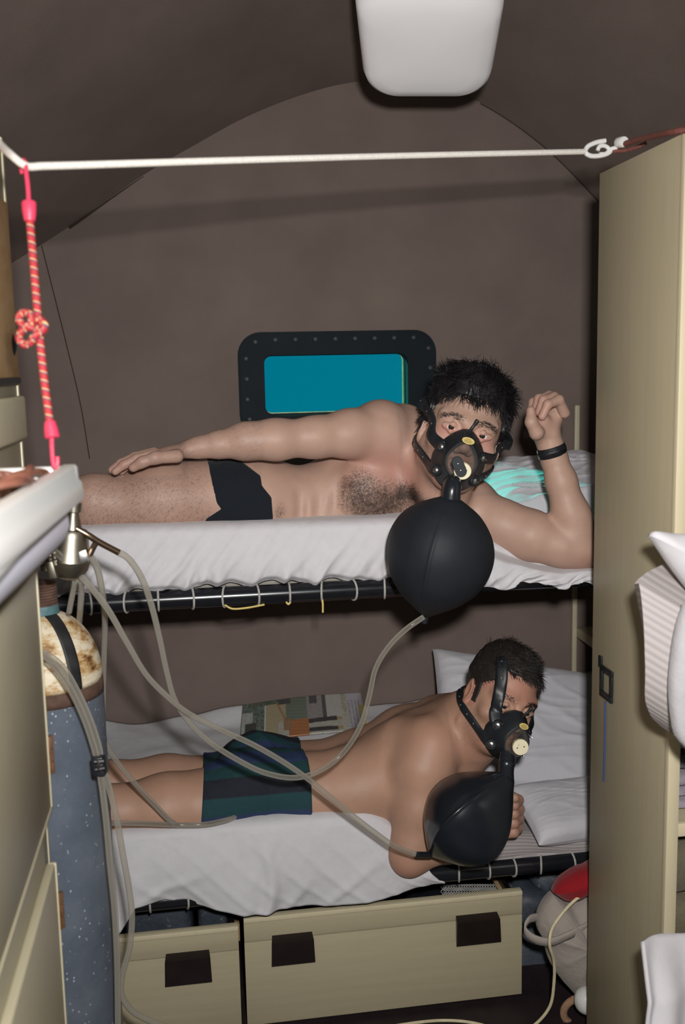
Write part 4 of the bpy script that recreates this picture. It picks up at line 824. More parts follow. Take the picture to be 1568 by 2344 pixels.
def head_prims(B, H, lid=.0, ears=True):
    s = H.s; c = lambda a, b, ra, rb, k=.02, op=1: B.cap(H.w(a), H.w(b), ra*s, rb*s, k*s, op)
    e = lambda p, r, k=.02, op=1, R=None: B.ell(H.w(p), A(*r)*s, H.R if R is None else R@H.R, k*s, op)
    e((0, .030, -.012), (.077, .090, .098)); e((0, -.028, .022), (.066, .088, .068), .03)
    for q in (-1, 1):
        c((q*.050, -.055, .0), (q*.018, -.100, .058), .026, .022, .035); e((q*.046, -.032, .058), (.024, .018, .022), .02)
        c((q*.050, .020, .066), (q*.014, .016, .088), .010, .010, .018)
        e((q*.032, .000, .104), (.021, .0145, .020), .012, -1)
        c((q*.017, .000, .086), (q*.031, .0085-lid, .0905), .0042, .0046, .005); c((q*.031, .0085-lid, .0905), (q*.047, .000, .081), .0046, .0042, .005)
        c((q*.017, -.003, .086), (q*.032, -.0102, .0885), .0036, .0036, .006); c((q*.032, -.0102, .0885), (q*.047, -.002, .081), .0036, .0036, .006)
        if ears: e((q*.079, -.012, -.012), (.009, .032, .020), .006, 1, np.array([[math.cos(.35*q), 0, -math.sin(.35*q)], [0, 1, 0], [math.sin(.35*q), 0, math.cos(.35*q)]]))
        if ears: e((q*.090, -.008, -.004), (.008, .019, .011), .004, -1); e((q*.080, -.038, -.006), (.006, .010, .008), .006)
        e((q*.012, -.041, .104), (.009, .008, .010), .008)
    c((0, .008, .092), (0, -.034, .118), .0075, .0115, .012); e((0, -.100, .064), (.024, .020, .020), .02)
    c((-.016, -.068, .086), (.016, -.068, .086), .0065, .0065, .008); c((-.014, -.079, .084), (.014, -.079, .084), .0075, .0075, .008); c((-.022, -.0735, .092), (.022, -.0735, .092), .0018, .0018, .003, -1)
    c((0, -.06, -.02), (0, -.13, -.035), .055, .058, .03)
def hair_mesh(H, V, test, n, length, curl, flow, r=.0011, sd=0, seg=5, lift=.8, coh=0.):
    rg_ = np.random.default_rng(sd); L = H.loc(V); ok = np.argwhere(test(L))[:, 0]; pick = rg_.choice(ok, n); un = lambda v: v/(np.linalg.norm(v, axis=1)[:, None]+1e-9)
    l = L[pick]+rg_.normal(0, .0012, (n, 3)); lt_ = l.T; nrm = un(l-A(0, .005, -.012)); fl_ = np.stack([np.broadcast_to(np.asarray(q, float), (n,)) for q in flow(lt_)], 1)
    cu_ = np.stack([vnoise(l[:, 0], l[:, 1]+l[:, 2], 95, sd), vnoise(l[:, 1], l[:, 2]-l[:, 0], 95, sd+5), vnoise(l[:, 2], l[:, 0]+l[:, 1], 95, sd+9)], 1)
    d = un(nrm*lift+fl_+cu_*coh+rg_.normal(0, curl, (n, 3))); Ln = (np.broadcast_to(np.asarray(length(lt_), float), (n,))*rg_.uniform(.6, 1.25, n))[:, None]; p = l-nrm*.002; pts = [p]
    for k in range(seg): d = un(d+fl_*.28+cu_*coh*.25+rg_.normal(0, curl*.45, (n, 3))-nrm*.05*k); p = p+d*Ln/seg; pts.append(p)
    t_ = un(pts[-1]-pts[0]); a = un(np.cross(t_, nrm+A(.01, .02, 0))); b = np.cross(t_, a); VV = []
    for k in range(seg+1):
        for ang in (0, 2.09, 4.19): VV.append(pts[k]+r*(1-.75*k/seg)*(math.cos(ang)*a+math.sin(ang)*b))
    VV = H.w(np.stack(VV, 1).reshape(-1, 3)); base = np.array([(k*3+q, k*3+(q+1) % 3, (k+1)*3+(q+1) % 3, (k+1)*3+q) for k in range(seg) for q in range(3)])
    return VV, (np.arange(n)[:, None, None]*(seg+1)*3+base[None]).reshape(-1, 4)
def hair_cap(B0, H, test_loc, th, h=.004, sd=0):
    B = Body(); head_prims(B, H, 0., False)
    # thick shell over the scalp where hair grows, rough on top
    lo = H.O-.16*H.s; hi = H.O+.19*H.s; N = B.near(lo, hi); D, ax = N.field(lo, hi, h); X = np.stack(np.meshgrid(*ax, indexing='ij'), -1); L = H.loc(X)
    nz = vnoise(L[..., 0]*1.0+L[..., 2]*.6, L[..., 1], 130, sd)*.0025+vnoise(L[..., 2], L[..., 0]-L[..., 1], 75, sd+3)*.003
    d2 = np.maximum(D-th(L)-nz, test_loc(L)); return nets(d2.astype(np.float32), lo, h)
def face_parts(H, par, iris_dir, browlen=1.):
    for q in (-1, 1):
        c = H.w((q*.032, -.001, .0808)); r = .0122*H.s; g = G().lathe([(r*math.sin(t), -r*math.cos(t)) for t in np.linspace(0.01, math.pi-.01, 16)], c, H.dirw((0, 0, 1)), 24)
        e = obj('eye', g, 'eye_white', par, ang=0); d = unit(H.dirw(iris_dir)); obj('iris', G().lathe([(.0062*H.s, .0002), (.0050*H.s, .0012), (.0024*H.s, .0021), (0, .0024)], c+d*r*.872, d, 20), 'iris', e, ang=0)
# ------------------------------------------------------------------ breathing masks and bags
def mask(H, B, label, valve, tongue, strapset, grp):
    base = H.w((0, -.125, .09)); m = thing('breathing_mask', base, label, 'mask', grp); n = 40
    def ring(sc, dz, flat=None, cy=-.060, cx=0.):
        pts = []
        for k in range(n):
            a = 2*math.pi*k/n; sx, sy = math.sin(a), math.cos(a)
            rx = .051*(1-.16*sy) if sy > 0 else .051*(1-.02*sy*0); x = rx*sx*(1-.22*max(sy, 0)**2); y = cy+(.060 if sy > 0 else .060)*sy
            x0, y0 = x, y; x *= sc; y = cy+(y-cy)*sc
            zf = .112-9.5*x0*x0-2.5*(y0+.045)**2 if flat is None else flat; pts.append((x+cx, y, zf+dz))
        return pts
    rings = [ring(.94, -.020), ring(1.02, -.014), ring(1.06, -.006), ring(1.04, .002), ring(.97, .008), ring(.90, .016), ring(.80, .026), ring(.66, .0, .139), ring(.58, .0, .143), ring(.55, .0, .141), ring(.55, .0, .130)]
    R = np.array([[H.w(p) for p in r] for r in rings]); R = np.concatenate([R, R[:, :1]], 1); obj('face_seal', G().grid(R), 'black_rubber', m, ang=0)
    dm = []
    for k, t in enumerate(np.linspace(0, math.pi/2*.98, 9)): dm.append([(p[0]*math.cos(t), -.062+(p[1]+.060)*math.cos(t), .138+.026*math.sin(t)) for p in ring(.60, 0, .14)])
    R = np.array([[H.w(p) for p in r] for r in dm]); R = np.concatenate([R, R[:, :1]], 1); obj('clear_dome', G().grid(R), 'clear_dome', m, ang=0, label='clear plastic dome')
    obj('dome_ring', G().tube([H.w(p) for p in ring(.60, 0, .142)], .0022*H.s, 8, closed=True), 'black_paint', m)
    # valve
    vp, vd = A(*valve[0]), unit(valve[1]); wv_ = H.w(vp); wd = H.dirw(vd)
    vb = obj('valve', G().lathe([(0, -.016), (.0150, -.016), (.0158, -.006), (.0175, -.005), (.0175, .0), (.0168, .0018), (0, .0018)], wv_, wd, 32), 'plastic_cream', m, ang=30, label='cream round valve cap')
    sx = unit(np.cross(wd, H.dirw((0, 1, 0))));
    for q in (-1, 1): obj('hole', G().lathe([(.0016, 0), (.0014, .0004), (0, .0005)], wv_+wd*.0018+unit(sx*.8-np.cross(wd, sx)*-.45)*q*.0075, wd, 10), 'latch_black', vb)
    if tongue:
        c = wv_+wd*.0035+H.dirw((-.010, .008, 0)); ax_ = unit(H.dirw((-.62, .78, 0))); ay_ = unit(np.cross(wd, ax_)); pl = []
        for k in range(28):
            a = 2*math.pi*k/28; pl.append(c+ax_*(.017*(1 if math.cos(a) > 0 else -1)*.55+.012*math.cos(a))+ay_*.0115*math.sin(a))
        tg = obj('tongue', G().prism(pl, wd*.003, .0008), 'matte_rubber', m)
        for q in (-.6, .5): obj('stud', G().lathe([(.0018, 0), (.0015, .0012), (0, .0016)], c+ax_*.013*q+wd*.003, wd, 10), 'steel', tg)
    # oval badge, pull tab
    bc_ = A(0.001, -.021, .1415); pl = [H.w(bc_+A(.0125*math.cos(a), .0066*math.sin(a), -.0030*math.sin(a))) for a in np.linspace(0, 2*math.pi, 33)[:-1]]
    bd = obj('badge', G().prism(pl, H.dirw((0, .41, .91))*.0018, .0004), 'cord_yellow', m, label='yellow oval badge')
    for k, (dy, wdt) in enumerate(((.0024, .005), (-.0006, .009), (-.0034, .007))):
        a = H.w(bc_+A(-wdt, dy, -dy*.45)); b = H.w(bc_+A(wdt, dy, -dy*.45)); off = H.dirw((0, .41, .91))*.0019; obj('badge_line', G().tube(np.linspace(a+off, b+off, 3), .00045, 5), 'latch_black', bd)
    tb = spline([H.w((.0, -.006, .122)), H.w((.002, .004, .128)), H.w((.005, .014, .130)), H.w((.009, .024, .131))], 14); obj('pull_tab', G().tube(tb, np.r_[np.linspace(.0042, .003, 9), np.linspace(.0034, .0048, 4), .003]*H.s, 10), 'black_rubber', m, ang=0)
    for (x, y, z) in ((-.043, -.045, .108), (.043, -.045, .108), (-.040, -.092, .108), (.040, -.092, .108)):
        d = H.dirw(unit(A(np.sign(x)*.55, -.1, .8))); obj('stud', G().lathe([(.0062, 0), (.006, .003), (.0026, .0042), (.0024, .009), (.0008, .0125), (0, .0126)], H.w((x, y, z)), d, 12), 'steel', m, ang=25); obj('lug', G().lathe([(.0125, -.006), (.0125, 0), (.011, .002), (0, .0022)], H.w((x, y, z)), d, 16), 'black_rubber', m, ang=25)
    # straps hug the head
    for pts, wd_, *ho in strapset:
        hoff = ho[0] if ho else .004
        p = spline([H.w(q) for q in pts], 46); lc = np.linspace(0, 1, 46); pr_, nn = project(B, p, np.interp(lc, [0, .35, .55, 1], [.0035, .004, hoff, hoff])*H.s); wgt = sstep(.05, .28, lc)[:, None]; p2 = p*(1-wgt)+pr_*wgt
        # keep outside the skin
        d = B.ev(p2); p2 = p2+nn*np.clip(.0035-d, 0, .05)[:, None]
        p2[1:-1] = (p2[:-2]+2*p2[1:-1]+p2[2:])/4
        t_ = np.gradient(p2, axis=0); sd_ = np.cross(nn, t_); sd_ /= np.linalg.norm(sd_, axis=1)[:, None]; ww = np.interp(lc, [0, .12, .2, 1], [wd_*1.25, wd_*1.1, wd_, wd_])*H.s
        V = np.stack([p2+sd_*ww[:, None]*q+nn*(.0012*(1-abs(q)*2)) for q in (-.5, -.25, 0, .25, .5)], 1); so = obj('strap', G().sheet(V, .0028), 'black_rubber', m, ang=0)
        for k in range(14, 40, 6): obj('stud', G().lathe([(.0014, 0), (.0012, .0007), (0, .0009)], p2[k]+nn[k]*.0013, nn[k], 8), 'nylon', so)
    return m
def bag(a, b, rad, m, label, nrib, mat_, ph, par_hose=None, crease=.07, prof=None, flat=1.0, view=None, grp=None):
    a, b = A(*a), A(*b); L = np.linalg.norm(b-a); ax = unit(b-a); t = thing('breathing_bag', b, label, 'bag', grp)
    pq = spline(prof, 200); pu, pr_ = pq[:, 0], pq[:, 1]; pf_ = []
    for u in np.linspace(0, 1, 60):
        pf_.append((rad*float(np.interp(u, pu, pr_)), u*L))
    ref = view if view is not None else -cf; ax_x = unit(np.asarray(ref)-ax*(np.asarray(ref)@ax))
    def md(an, h):
        u = h/L; w_ = math.sin(math.pi*u)**.6
        c = abs(math.sin((an-ph)*nrib/2))                      # 0 at a seam
        return (1-crease*w_*(c-.55)+.026*w_*math.exp(-(c/.05)**2))*(1-(1-flat)*math.sin(an)**2*0)
    g = G().lathe(pf_, a, ax, 224, ax_x, md); obj('bag', g, mat_, t, ang=0)
    return t, a, ax
# ================================================================== THE UPPER MAN
BU = Body(); c = P
HU = Head(headframe(1070, 986, 2.0, 1, 4, 16, 1.04))
BU.chain([(c(545, 1136, 2.24), .090), (c(370, 1140, 2.21), .076), (c(235, 1152, 2.2), .053), (c(212, 1148, 2.19), .052), (c(60, 1165, 2.25), .052), (A(-.48, 2.28, 1.20), .042), (A(-.62, 2.3, 1.205), .034), (A(-.655, 2.29, 1.205), .034), (A(-.69, 2.21, 1.20), .028), (A(-.71, 2.14, 1.20), .020)], .03)
BU.ell(c(360, 1150, 2.19), (.13, .055, .055), k=.03).ell(c(205, 1138, 2.165), (.028, .022, .03), k=.02)
BU.chain([(c(545, 1180, 2.34), .085), (c(370, 1190, 2.33), .07), (c(225, 1195, 2.32), .05), (c(60, 1205, 2.36), .05), (A(-.48, 2.40, 1.17), .042), (A(-.62, 2.42, 1.175), .034), (A(-.655, 2.41, 1.175), .034), (A(-.69, 2.33, 1.18), .028), (A(-.71, 2.26, 1.18), .020)], .03)
BU.cap(c(595, 1150, 2.26), c(540, 1148, 2.26), .098, .098, .03).cap(c(570, 1175, 2.33), c(540, 1175, 2.34), .10, .10, .04)
BU.chain([(c(600, 1152, 2.26), .095), (c(705, 1170, 2.265), .088), (c(800, 1128, 2.28), .112)], .04)
BU.ell(c(880, 1092, 2.29), (.115, .11, .138), k=.04)
BU.ell(c(845, 1118, 2.19), (.068, .042, .066), k=.03).ell(c(885, 1030, 2.20), (.062, .040, .055), k=.03)
for px, dx in ((690, 2), (738, 8), (775, 14)): BU.cap(c(px, 1100, 2.172), c(px-dx, 1180, 2.166), .005, .005, .022, -1)
BU.cap(c(935, 1010, 2.26), c(872, 990, 2.22), .070, .066, .03).cap(c(872, 985, 2.21), c(865, 1000, 2.20), .063, .058, .03)
BU.chain([(c(865, 988, 2.2), .060), (c(800, 993, 2.17), .052), (c(720, 1001, 2.15), .043), (c(640, 1006, 2.14), .040), (c(620, 1006, 2.14), .040)], .02)
BU.chain([(c(625, 1007, 2.14), .039), (c(560, 1011, 2.14), .037), (c(500, 1018, 2.14), .0265), (c(455, 1024, 2.14), .020), (c(432, 1028, 2.14), .0185)], .02)
BU.ell(c(575, 1008, 2.135), (.05, .028, .032), k=.02)
BU.cap(c(925, 975, 2.26), c(985, 1035, 2.18), .048, .044, .03)
# neck and clavicles
BU.cap(c(965, 1085, 2.24), c(1015, 1045, 2.14), .072, .060, .03); BU.cap(H1 := c(985, 1060, 2.2), HU.w((0, -.06, -.03)), .060, .058, .03)
BU.cap(c(975, 1095, 2.165), c(1050, 1140, 2.15), .018, .016, .03); BU.cap(c(955, 1075, 2.17), c(900, 1000, 2.17), .016, .016, .03)
BU.cap(c(940, 1125, 2.25), c(1060, 1165, 2.2), .085, .064, .04); BU.cap(c(1000, 1120, 2.25), c(1080, 1150, 2.2), .06, .055, .03)
# his left arm, folded up beside the head
BU.chain([(c(1065, 1168, 2.19), .062), (c(1150, 1200, 2.14), .052), (c(1215, 1226, 2.11), .054), (c(1285, 1250, 2.09), .044), (c(1322, 1260, 2.085), .040)], .025)
BU.cap(c(1322, 1258, 2.085), c(1345, 1278, 2.085), .038, .022, .02)
BU.chain([(c(1325, 1252, 2.085), .040), (c(1304, 1170, 2.085), .0385), (c(1284, 1100, 2.09), .033), (c(1268, 1048, 2.095), .0275), (c(1260, 1020, 2.095), .0262)], .015)
BU.ell(c(1318, 1205, 2.08), (.036, .034, .05), k=.02)
# hand beside the head: loose fist
BU.chain([(c(1260, 1020, 2.095), .0255), (c(1250, 992, 2.095), .027)], .015); BU.cap(c(1250, 990, 2.10), c(1272, 945, 2.11), .026, .021, .015); BU.cap(c(1233, 990, 2.08), c(1243, 965, 2.085), .020, .016, .012)
for i in range(4):
    dy = -.030+.0205*i; sx = [6, 3, -1, -8][i]; sy = [6, 0, -2, 4][i]
    K = c(1282-3*i, 938+sy, 2.11)+A(0, dy*.9, .0); q1 = c(1262+sx, 909+sy, 2.10)+A(0, dy, 0); q2 = c(1238+sx*.8, 916+sy*1.5, 2.09)+A(0, dy, 0); q3 = c(1229+sx*.6, 946+sy-3*i, 2.085)+A(0, dy*.8, 0)
    BU.chain([(K, .0120), (q1, .0110), (q2, .0098), (q3, .0088)], .005)
BU.chain([(c(1228, 990, 2.06), .0165), (c(1216, 966, 2.055), .0125), (c(1215, 940, 2.06), .0095)], .008)
# hand lying on the thigh
BU.ell(c(392, 1036, 2.14), (.046, .036, .0165), np.array([[1, 0, .18], [0, 1, 0], [-.18, 0, 1]])/1.0, .012)
for i in range(4):
    Y0 = 2.112+.020*i; lift = [0, -4, -4, 0][i]; ln_ = [0, -8, -4, 14][i]
    BU.chain([(c(352, 1040+lift, Y0), .0115), (c(312+ln_*.5, 1050+lift, Y0), .0102), (c(283+ln_*.8, 1064+lift, Y0), .0092), (c(264+ln_, 1079+lift, Y0), .0080)], .004)
BU.chain([(c(405, 1044, 2.10), .014), (c(355, 1048, 2.085), .0125), (c(325, 1058, 2.085), .0110), (c(305, 1070, 2.088), .0095)], .008)
head_prims(BU, HU, .0040)
man = thing('person', c(700, 1195, 2.3), 'bare-chested man in black briefs reclining on the upper bunk, wearing a breathing mask', 'person')
hb = (HU.O-A(.13, .14, .15), HU.O+A(.13, .13, .15)); hd1 = (c(1200, 1005, 2.1)-A(.01, .12, .0), c(1310, 890, 2.1)+A(.0, .09, .0)); hd2 = (c(250, 1105, 2.14)-A(0, .08, 0), c(425, 1000, 2.14)+A(0, .09, 0))
VU, QU = skinmesh(BU, ((-.78, 1.95, .98), (1.02, 2.52, 1.58)), [(*hb, .0026), (*hd1, .0022), (*hd2, .0024)], .0065)
def gauss(V, p, r): return np.exp(-np.sum(((V-p)/r)**2, 1))
LU = HU.loc(VU)
beard = sstep(-.02, -.05, LU[:, 1])*sstep(.0, .03, LU[:, 2])*sstep(-.15, -.12, LU[:, 1])*(np.abs(LU[:, 0]) < .085)*.32
chest = np.clip(gauss(VU, c(860, 1150, 2.15), A(.060, .08, .035))*1.25+.7*gauss(VU, c(825, 1110, 2.15), A(.03, .07, .035))+.4*gauss(VU, c(930, 1150, 2.16), A(.05, .08, .04))+.5*gauss(VU, c(640, 1170, 2.17), A(.012, .07, .02)), 0, 1)*.62
legs = sstep(c(500, 1100, 2.2)[0], c(440, 1100, 2.2)[0], VU[:, 0])*(VU[:, 2] < 1.272)*.13; arms = .10*(VU[:, 0] < c(600, 1000, 2.15)[0])*(VU[:, 2] > 1.272)
flush = .55*gauss(VU, c(960, 1110, 2.17), A(.06, .08, .05))+.4*gauss(VU, c(1340, 1285, 2.07), A(.04, .05, .03))+.5*gauss(VU, c(875, 1060, 2.16), A(.08, .08, .05))+.35*gauss(VU, c(1232, 940, 2.07), A(.03, .06, .04))+.3*gauss(VU, c(285, 1068, 2.12), A(.04, .06, .02))+.45*(np.abs(LU[:, 0]) < .06)*(LU[:, 1] < -.0)*(LU[:, 2] > .06)*1
under = gauss(LU, A(-.032, -.004, .092), A(.02, .014, .03))+gauss(LU, A(.032, -.004, .092), A(.02, .014, .03)); flush = flush+.35*under
nip = gauss(VU, c(800, 1108, 2.165), A(.012, .05, .012)); flush = flush+.5*nip; chest = chest+.22*nip
obj('body', (VU, QU), 'skin_upper', man, ang=0, attrs={'stubble': np.clip(beard+chest+legs+arms, 0, 1), 'flush': np.clip(flush, 0, .8)})
face_parts(HU, man, (-.12, -.08, 1))
# hair
def up_test(L):          # negative where hair grows
    x, y, z = L[..., 0], L[..., 1], L[..., 2]; ax_ = np.abs(x)
    hl = .066-.10*np.clip(ax_-.045, 0, 1)*0; front = np.where(z > .02, hl-y-.25*np.clip(ax_-.05, 0, .03), -1)
    side = np.where((z <= .062), (-.005+.9*np.clip(z, -.02, .07))-y+.02*(z > .03), -1); back = np.where(z < -.03, -.035-y, 1)
    return np.where(z > .062, front, np.where(z < -.03, back, np.maximum(np.where(ax_ < .052, front, -1), side)))
Vc, Qc = hair_cap(BU, HU, up_test, lambda L: .012+.014*sstep(.05, .12, L[..., 1]), .0036, 2)
hc = obj('hair', (Vc, Qc), 'hair_black', man, ang=0, label='short tousled black hair')
Vh, Fh = hair_mesh(HU, Vc, lambda L: L[:, 1] > -.08, 9000, lambda l: .017+.010*(l[1] > .06), .22, lambda l: (.25*np.sign(l[0])*(abs(l[0]) > .03), -.55+.5*(l[1] > .09), .55), .0009, 5, lift=.32, coh=1.1)
obj('hair_strands', (Vh, Fh), 'hair_black', hc, ang=0, kind='stuff')
def brows(H, V, par, m, sd, n=2600):
    test = lambda L: (np.abs(np.abs(L[:, 0])-.033) < .023) & (np.abs(L[:, 1]-(.0215-.0*0-3.2*(np.abs(L[:, 0])-.030)**2*3)) < .0042) & (L[:, 2] > .06)
    Vb, Fb = hair_mesh(H, V, test, n, lambda l: .0065, .20, lambda l: (.9*np.sign(l[0]), .15, -.4), .00045, sd, 3, .10); obj('eyebrows', (Vb, Fb), m, par, ang=0)
brows(HU, VU, man, 'hair_black', 8)
def body_hair(B, V, w, n, ln_, dirv, par, sd, r=.00030):
    rg_ = np.random.default_rng(sd); idx = rg_.choice(len(V), n, p=w/w.sum()); p = V[idx]+rg_.normal(0, .003, (n, 3)); p, nn = project(B, p, 0, 2); d = nn*.55+np.asarray(dirv)+rg_.normal(0, .55, (n, 3)); d /= np.linalg.norm(d, axis=1)[:, None]
    a = np.cross(d, nn); a /= np.linalg.norm(a, axis=1)[:, None]+1e-9; L_ = ln_*rg_.uniform(.6, 1.3, n)[:, None]; mid = p+d*L_*.5+nn*.001; end = p+(d-.35*nn)*L_
    VV = np.stack([p-a*r, p+a*r, mid-a*r*.8, mid+a*r*.8, end], 1).reshape(-1, 3); k = np.arange(n)[:, None]*5
    T = np.vstack([k+np.array([[0, 1, 3]]), k+np.array([[0, 3, 2]]), k+np.array([[2, 3, 4]])]); obj('body_hair', (VV, T), 'body_hair', par, ang=0, kind='stuff')
body_hair(BU, VU, np.clip(chest-.08, 0, 1)**1.2*(VU[:, 1] < 2.24), 6500, .0085, (-.3, -.1, -.4), man, 21, .00022)
body_hair(BU, VU, (legs > .05)*1.*(VU[:, 1] < 2.26)*(VU[:, 0] > -.3), 4500, .010, (-.5, -.1, -.6), man, 22, .00012)
body_hair(BU, VU, (arms > .05)*1.*(VU[:, 0] > c(460, 1000, 2.15)[0]-.05), 600, .010, (-.8, -.1, -.2), man, 23, .00012)
# briefs: cloth following the hips
def poly_sd(x, z, pts):
    d = np.full(x.shape, 9.); ins = np.zeros(x.shape, bool); n = len(pts)
    for i in range(n):
        (ax_, az_), (bx_, bz_) = pts[i], pts[(i+1) % n]; ex, ez = bx_-ax_, bz_-az_; t = np.clip(((x-ax_)*ex+(z-az_)*ez)/(ex*ex+ez*ez), 0, 1); d = np.minimum(d, np.hypot(x-ax_-t*ex, z-az_-t*ez))
        cond = ((az_ > z) != (bz_ > z)) & (x < ex*(z-az_)/(ez if abs(ez) > 1e-9 else 1e-9)+ax_); ins ^= cond
    return np.where(ins, -d, d)
def garment(B, lo, hi, h, off, region, exclude=None):
    lo, hi = A(*lo), A(*hi); N = B.near(lo, hi); D, ax = N.field(lo, hi, h); X = np.stack(np.meshgrid(*ax, indexing='ij'), -1); d = np.maximum(D-off(X), region(X)); V, Q = nets(d.astype(np.float32), lo, h); return V, Q
BT = Body(); BT.p = [q for q in BU.p if not (np.all(BU.bb(q)[0] > A(-9, -9, 1.20)) )]
ppx = [(470, 1030), (484, 1100), (496, 1150), (506, 1163), (472, 1186), (440, 1260), (640, 1260), (625, 1186), (621, 1138), (600, 1112), (597, 1090), (545, 1052), (520, 1025)]
pg_ = [(c(a, b, 2.16)[0], c(a, b, 2.16)[2]) for a, b in ppx]
Vg, Qg = garment(BT, (c(440, 1100, 2.2)[0]-.02, 2.08, 1.02), (c(640, 1100, 2.2)[0]+.03, 2.50, 1.32), .0035, lambda X: .0032+.0008*vnoise(X[..., 0], X[..., 2], 60, 4), lambda X: poly_sd(X[..., 0], X[..., 2], pg_))
obj('briefs', (Vg, Qg), 'briefs_black', man, ang=0, label='black swimming briefs')
# watch on the raised wrist
wc = c(1263, 1032, 2.095); wa = unit(c(1260, 1020, 2.095)-c(1268, 1048, 2.095)); wt = thing('wrist_watch', wc-A(0, 0, .03), 'black leather watch strap on the raised wrist of the upper man', 'watch')
rf = unit(-cf-wa*(-cf@wa)); sdv = np.cross(wa, rf)
obj('strap', G().lathe([(.0285, -.0115), (.0310, -.011), (.0318, 0), (.0310, .011), (.0285, .0115)], wc, wa, 40, rf), 'leather_black', wt, ang=0)
obj('keeper', G().lathe([(.0322, -.005), (.0330, 0), (.0322, .005)], wc+wa*.0005, wa, 40, rf, lambda a, h: 1+.01*math.sin(a*9)), 'leather_black', wt, ang=0)
obj('case', G().lathe([(0, 0), (.015, 0), (.016, .004), (.0145, .008), (0, .0085)], wc-rf*.029, -rf, 24), 'steel', wt, ang=25)
for s_ in (-1, 1): obj('spring_bar', G().tube([wc+sdv*s_*.0315-wa*.010, wc+sdv*s_*.0315+wa*.010], .0016, 8), 'steel', wt)
# mask and bag
su = [([(-.040, -.045, .108), (-.062, -.03, .075), (-.076, .006, .045), (-.082, .030, .0), (-.07, .045, -.06), (-.02, .05, -.11)], .0215, .018),
      ([(.040, -.045, .108), (.062, -.04, .075), (.076, -.022, .045), (.085, .0, .0), (.07, .03, -.06), (.02, .05, -.11)], .0215, .018),
      ([(-.038, -.092, .105), (-.060, -.085, .07), (-.072, -.068, .035), (-.078, -.055, .0), (-.06, -.05, -.05), (-.02, -.05, -.09)], .0185),
      ([(.038, -.092, .105), (.060, -.085, .07), (.072, -.072, .035), (.078, -.06, .0), (.06, -.05, -.05), (.02, -.05, -.09)], .0185)]
mk1 = mask(HU, BU, 'black rubber breathing mask with clear dome on the face of the upper man', ((.004, -.080, .168), (.05, -.25, .95)), True, su, 'breathing masks')
b0 = c(1034, 1140, 1.90); b1 = c(974, 1411, 1.93)
bg1, a_, ax_ = bag(b0, b1, .1035, None, 'large round matte black breathing bag hanging from the upper mask', 4, 'matte_rubber', .25, prof=[(0, .17), (.04, .36), (.12, .66), (.25, .90), (.40, 1.0), (.55, .98), (.70, .86), (.83, .62), (.93, .30), (1, .06)], crease=.06, grp='breathing bags')
n0_ = HU.w((-.002, -.108, .128)); nk = spline([HU.w((0, -.096, .130)), n0_, c(1036, 1112, 1.905), b0+ax_*.012], 20)
obj('neck', G().tube(nk, np.r_[np.full(4, .0165), np.full(4, .0185), .0200, .0185, np.full(4, .0180), np.linspace(.0180, .0195, 6)], 24), 'shiny_rubber', bg1, ang=30)
obj('nozzle', G().tube([b1-ax_*.012, b1+ax_*.0, b1+ax_*.014], [.010, .0075, .007], 12), 'black_rubber', bg1)
# ================================================================== THE LOWER MAN
BL = Body(); HL = Head(headframe(1182, 1624, 2.03, 19, 4, 20, .94))
BL.chain([(c(505, 1838, 2.2), .086), (c(380, 1848, 2.18), .073), (c(250, 1858, 2.17), .055), (c(110, 1862, 2.2), .050), (A(-.52, 2.23, .50), .040), (A(-.64, 2.24, .505), .033), (A(-.67, 2.24, .50), .032), (A(-.75, 2.24, .47), .022)], .025)
BL.chain([(c(515, 1805, 2.38), .082), (c(380, 1796, 2.38), .070), (c(255, 1797, 2.38), .056), (c(110, 1795, 2.4), .050), (A(-.52, 2.42, .51), .040), (A(-.64, 2.43, .515), .033), (A(-.67, 2.43, .51), .032), (A(-.75, 2.43, .48), .022)], .025)
BL.ell(c(575, 1808, 2.21), (.105, .085, .094), k=.03).ell(c(592, 1768, 2.35), (.105, .085, .095), k=.03).cap(c(575, 1830, 2.25), c(585, 1810, 2.36), .085, .085, .04)
BL.cap(c(700, 1818, 2.21), c(712, 1786, 2.36), .086, .086, .04); BL.cap(c(640, 1815, 2.22), c(700, 1818, 2.21), .088, .086, .03).cap(c(650, 1780, 2.36), c(712, 1786, 2.36), .088, .086, .03)
BL.cap(c(810, 1806, 2.20), c(820, 1764, 2.36), .092, .092, .04); BL.cap(c(700, 1818, 2.21), c(810, 1806, 2.20), .086, .092, .03).cap(c(712, 1786, 2.36), c(820, 1764, 2.36), .086, .092, .03)
BL.cap(c(810, 1806, 2.20), c(905, 1775, 2.19), .092, .098, .03).cap(c(820, 1764, 2.36), c(935, 1706, 2.38), .092, .092, .03).cap(c(905, 1775, 2.19), c(935, 1706, 2.38), .098, .092, .04)
BL.ell(c(905, 1705, 2.24), (.075, .06, .05), k=.035)                                   # shoulder blade
BL.cap(c(935, 1720, 2.18), c(985, 1708, 2.13), .085, .068, .03).cap(c(935, 1700, 2.36), c(1030, 1645, 2.42), .085, .058, .03)
BL.chain([(c(985, 1712, 2.125), .066), (c(968, 1760, 2.11), .068), (c(957, 1850, 2.09), .056), (c(943, 1930, 2.075), .044), (c(935, 1962, 2.07), .042)], .025)
BL.chain([(c(938, 1958, 2.07), .042), (c(1030, 1925, 2.08), .042), (c(1120, 1890, 2.095), .029), (c(1140, 1880, 2.1), .027)], .02)
BL.cap(c(965, 1690, 2.26), c(1075, 1650, 2.15), .075, .062, .04); BL.cap(c(1075, 1655, 2.15), HL.w((0, -.06, -.03)), .060, .058, .03); BL.cap(c(1000, 1640, 2.34), c(1075, 1630, 2.17), .055, .050, .03)
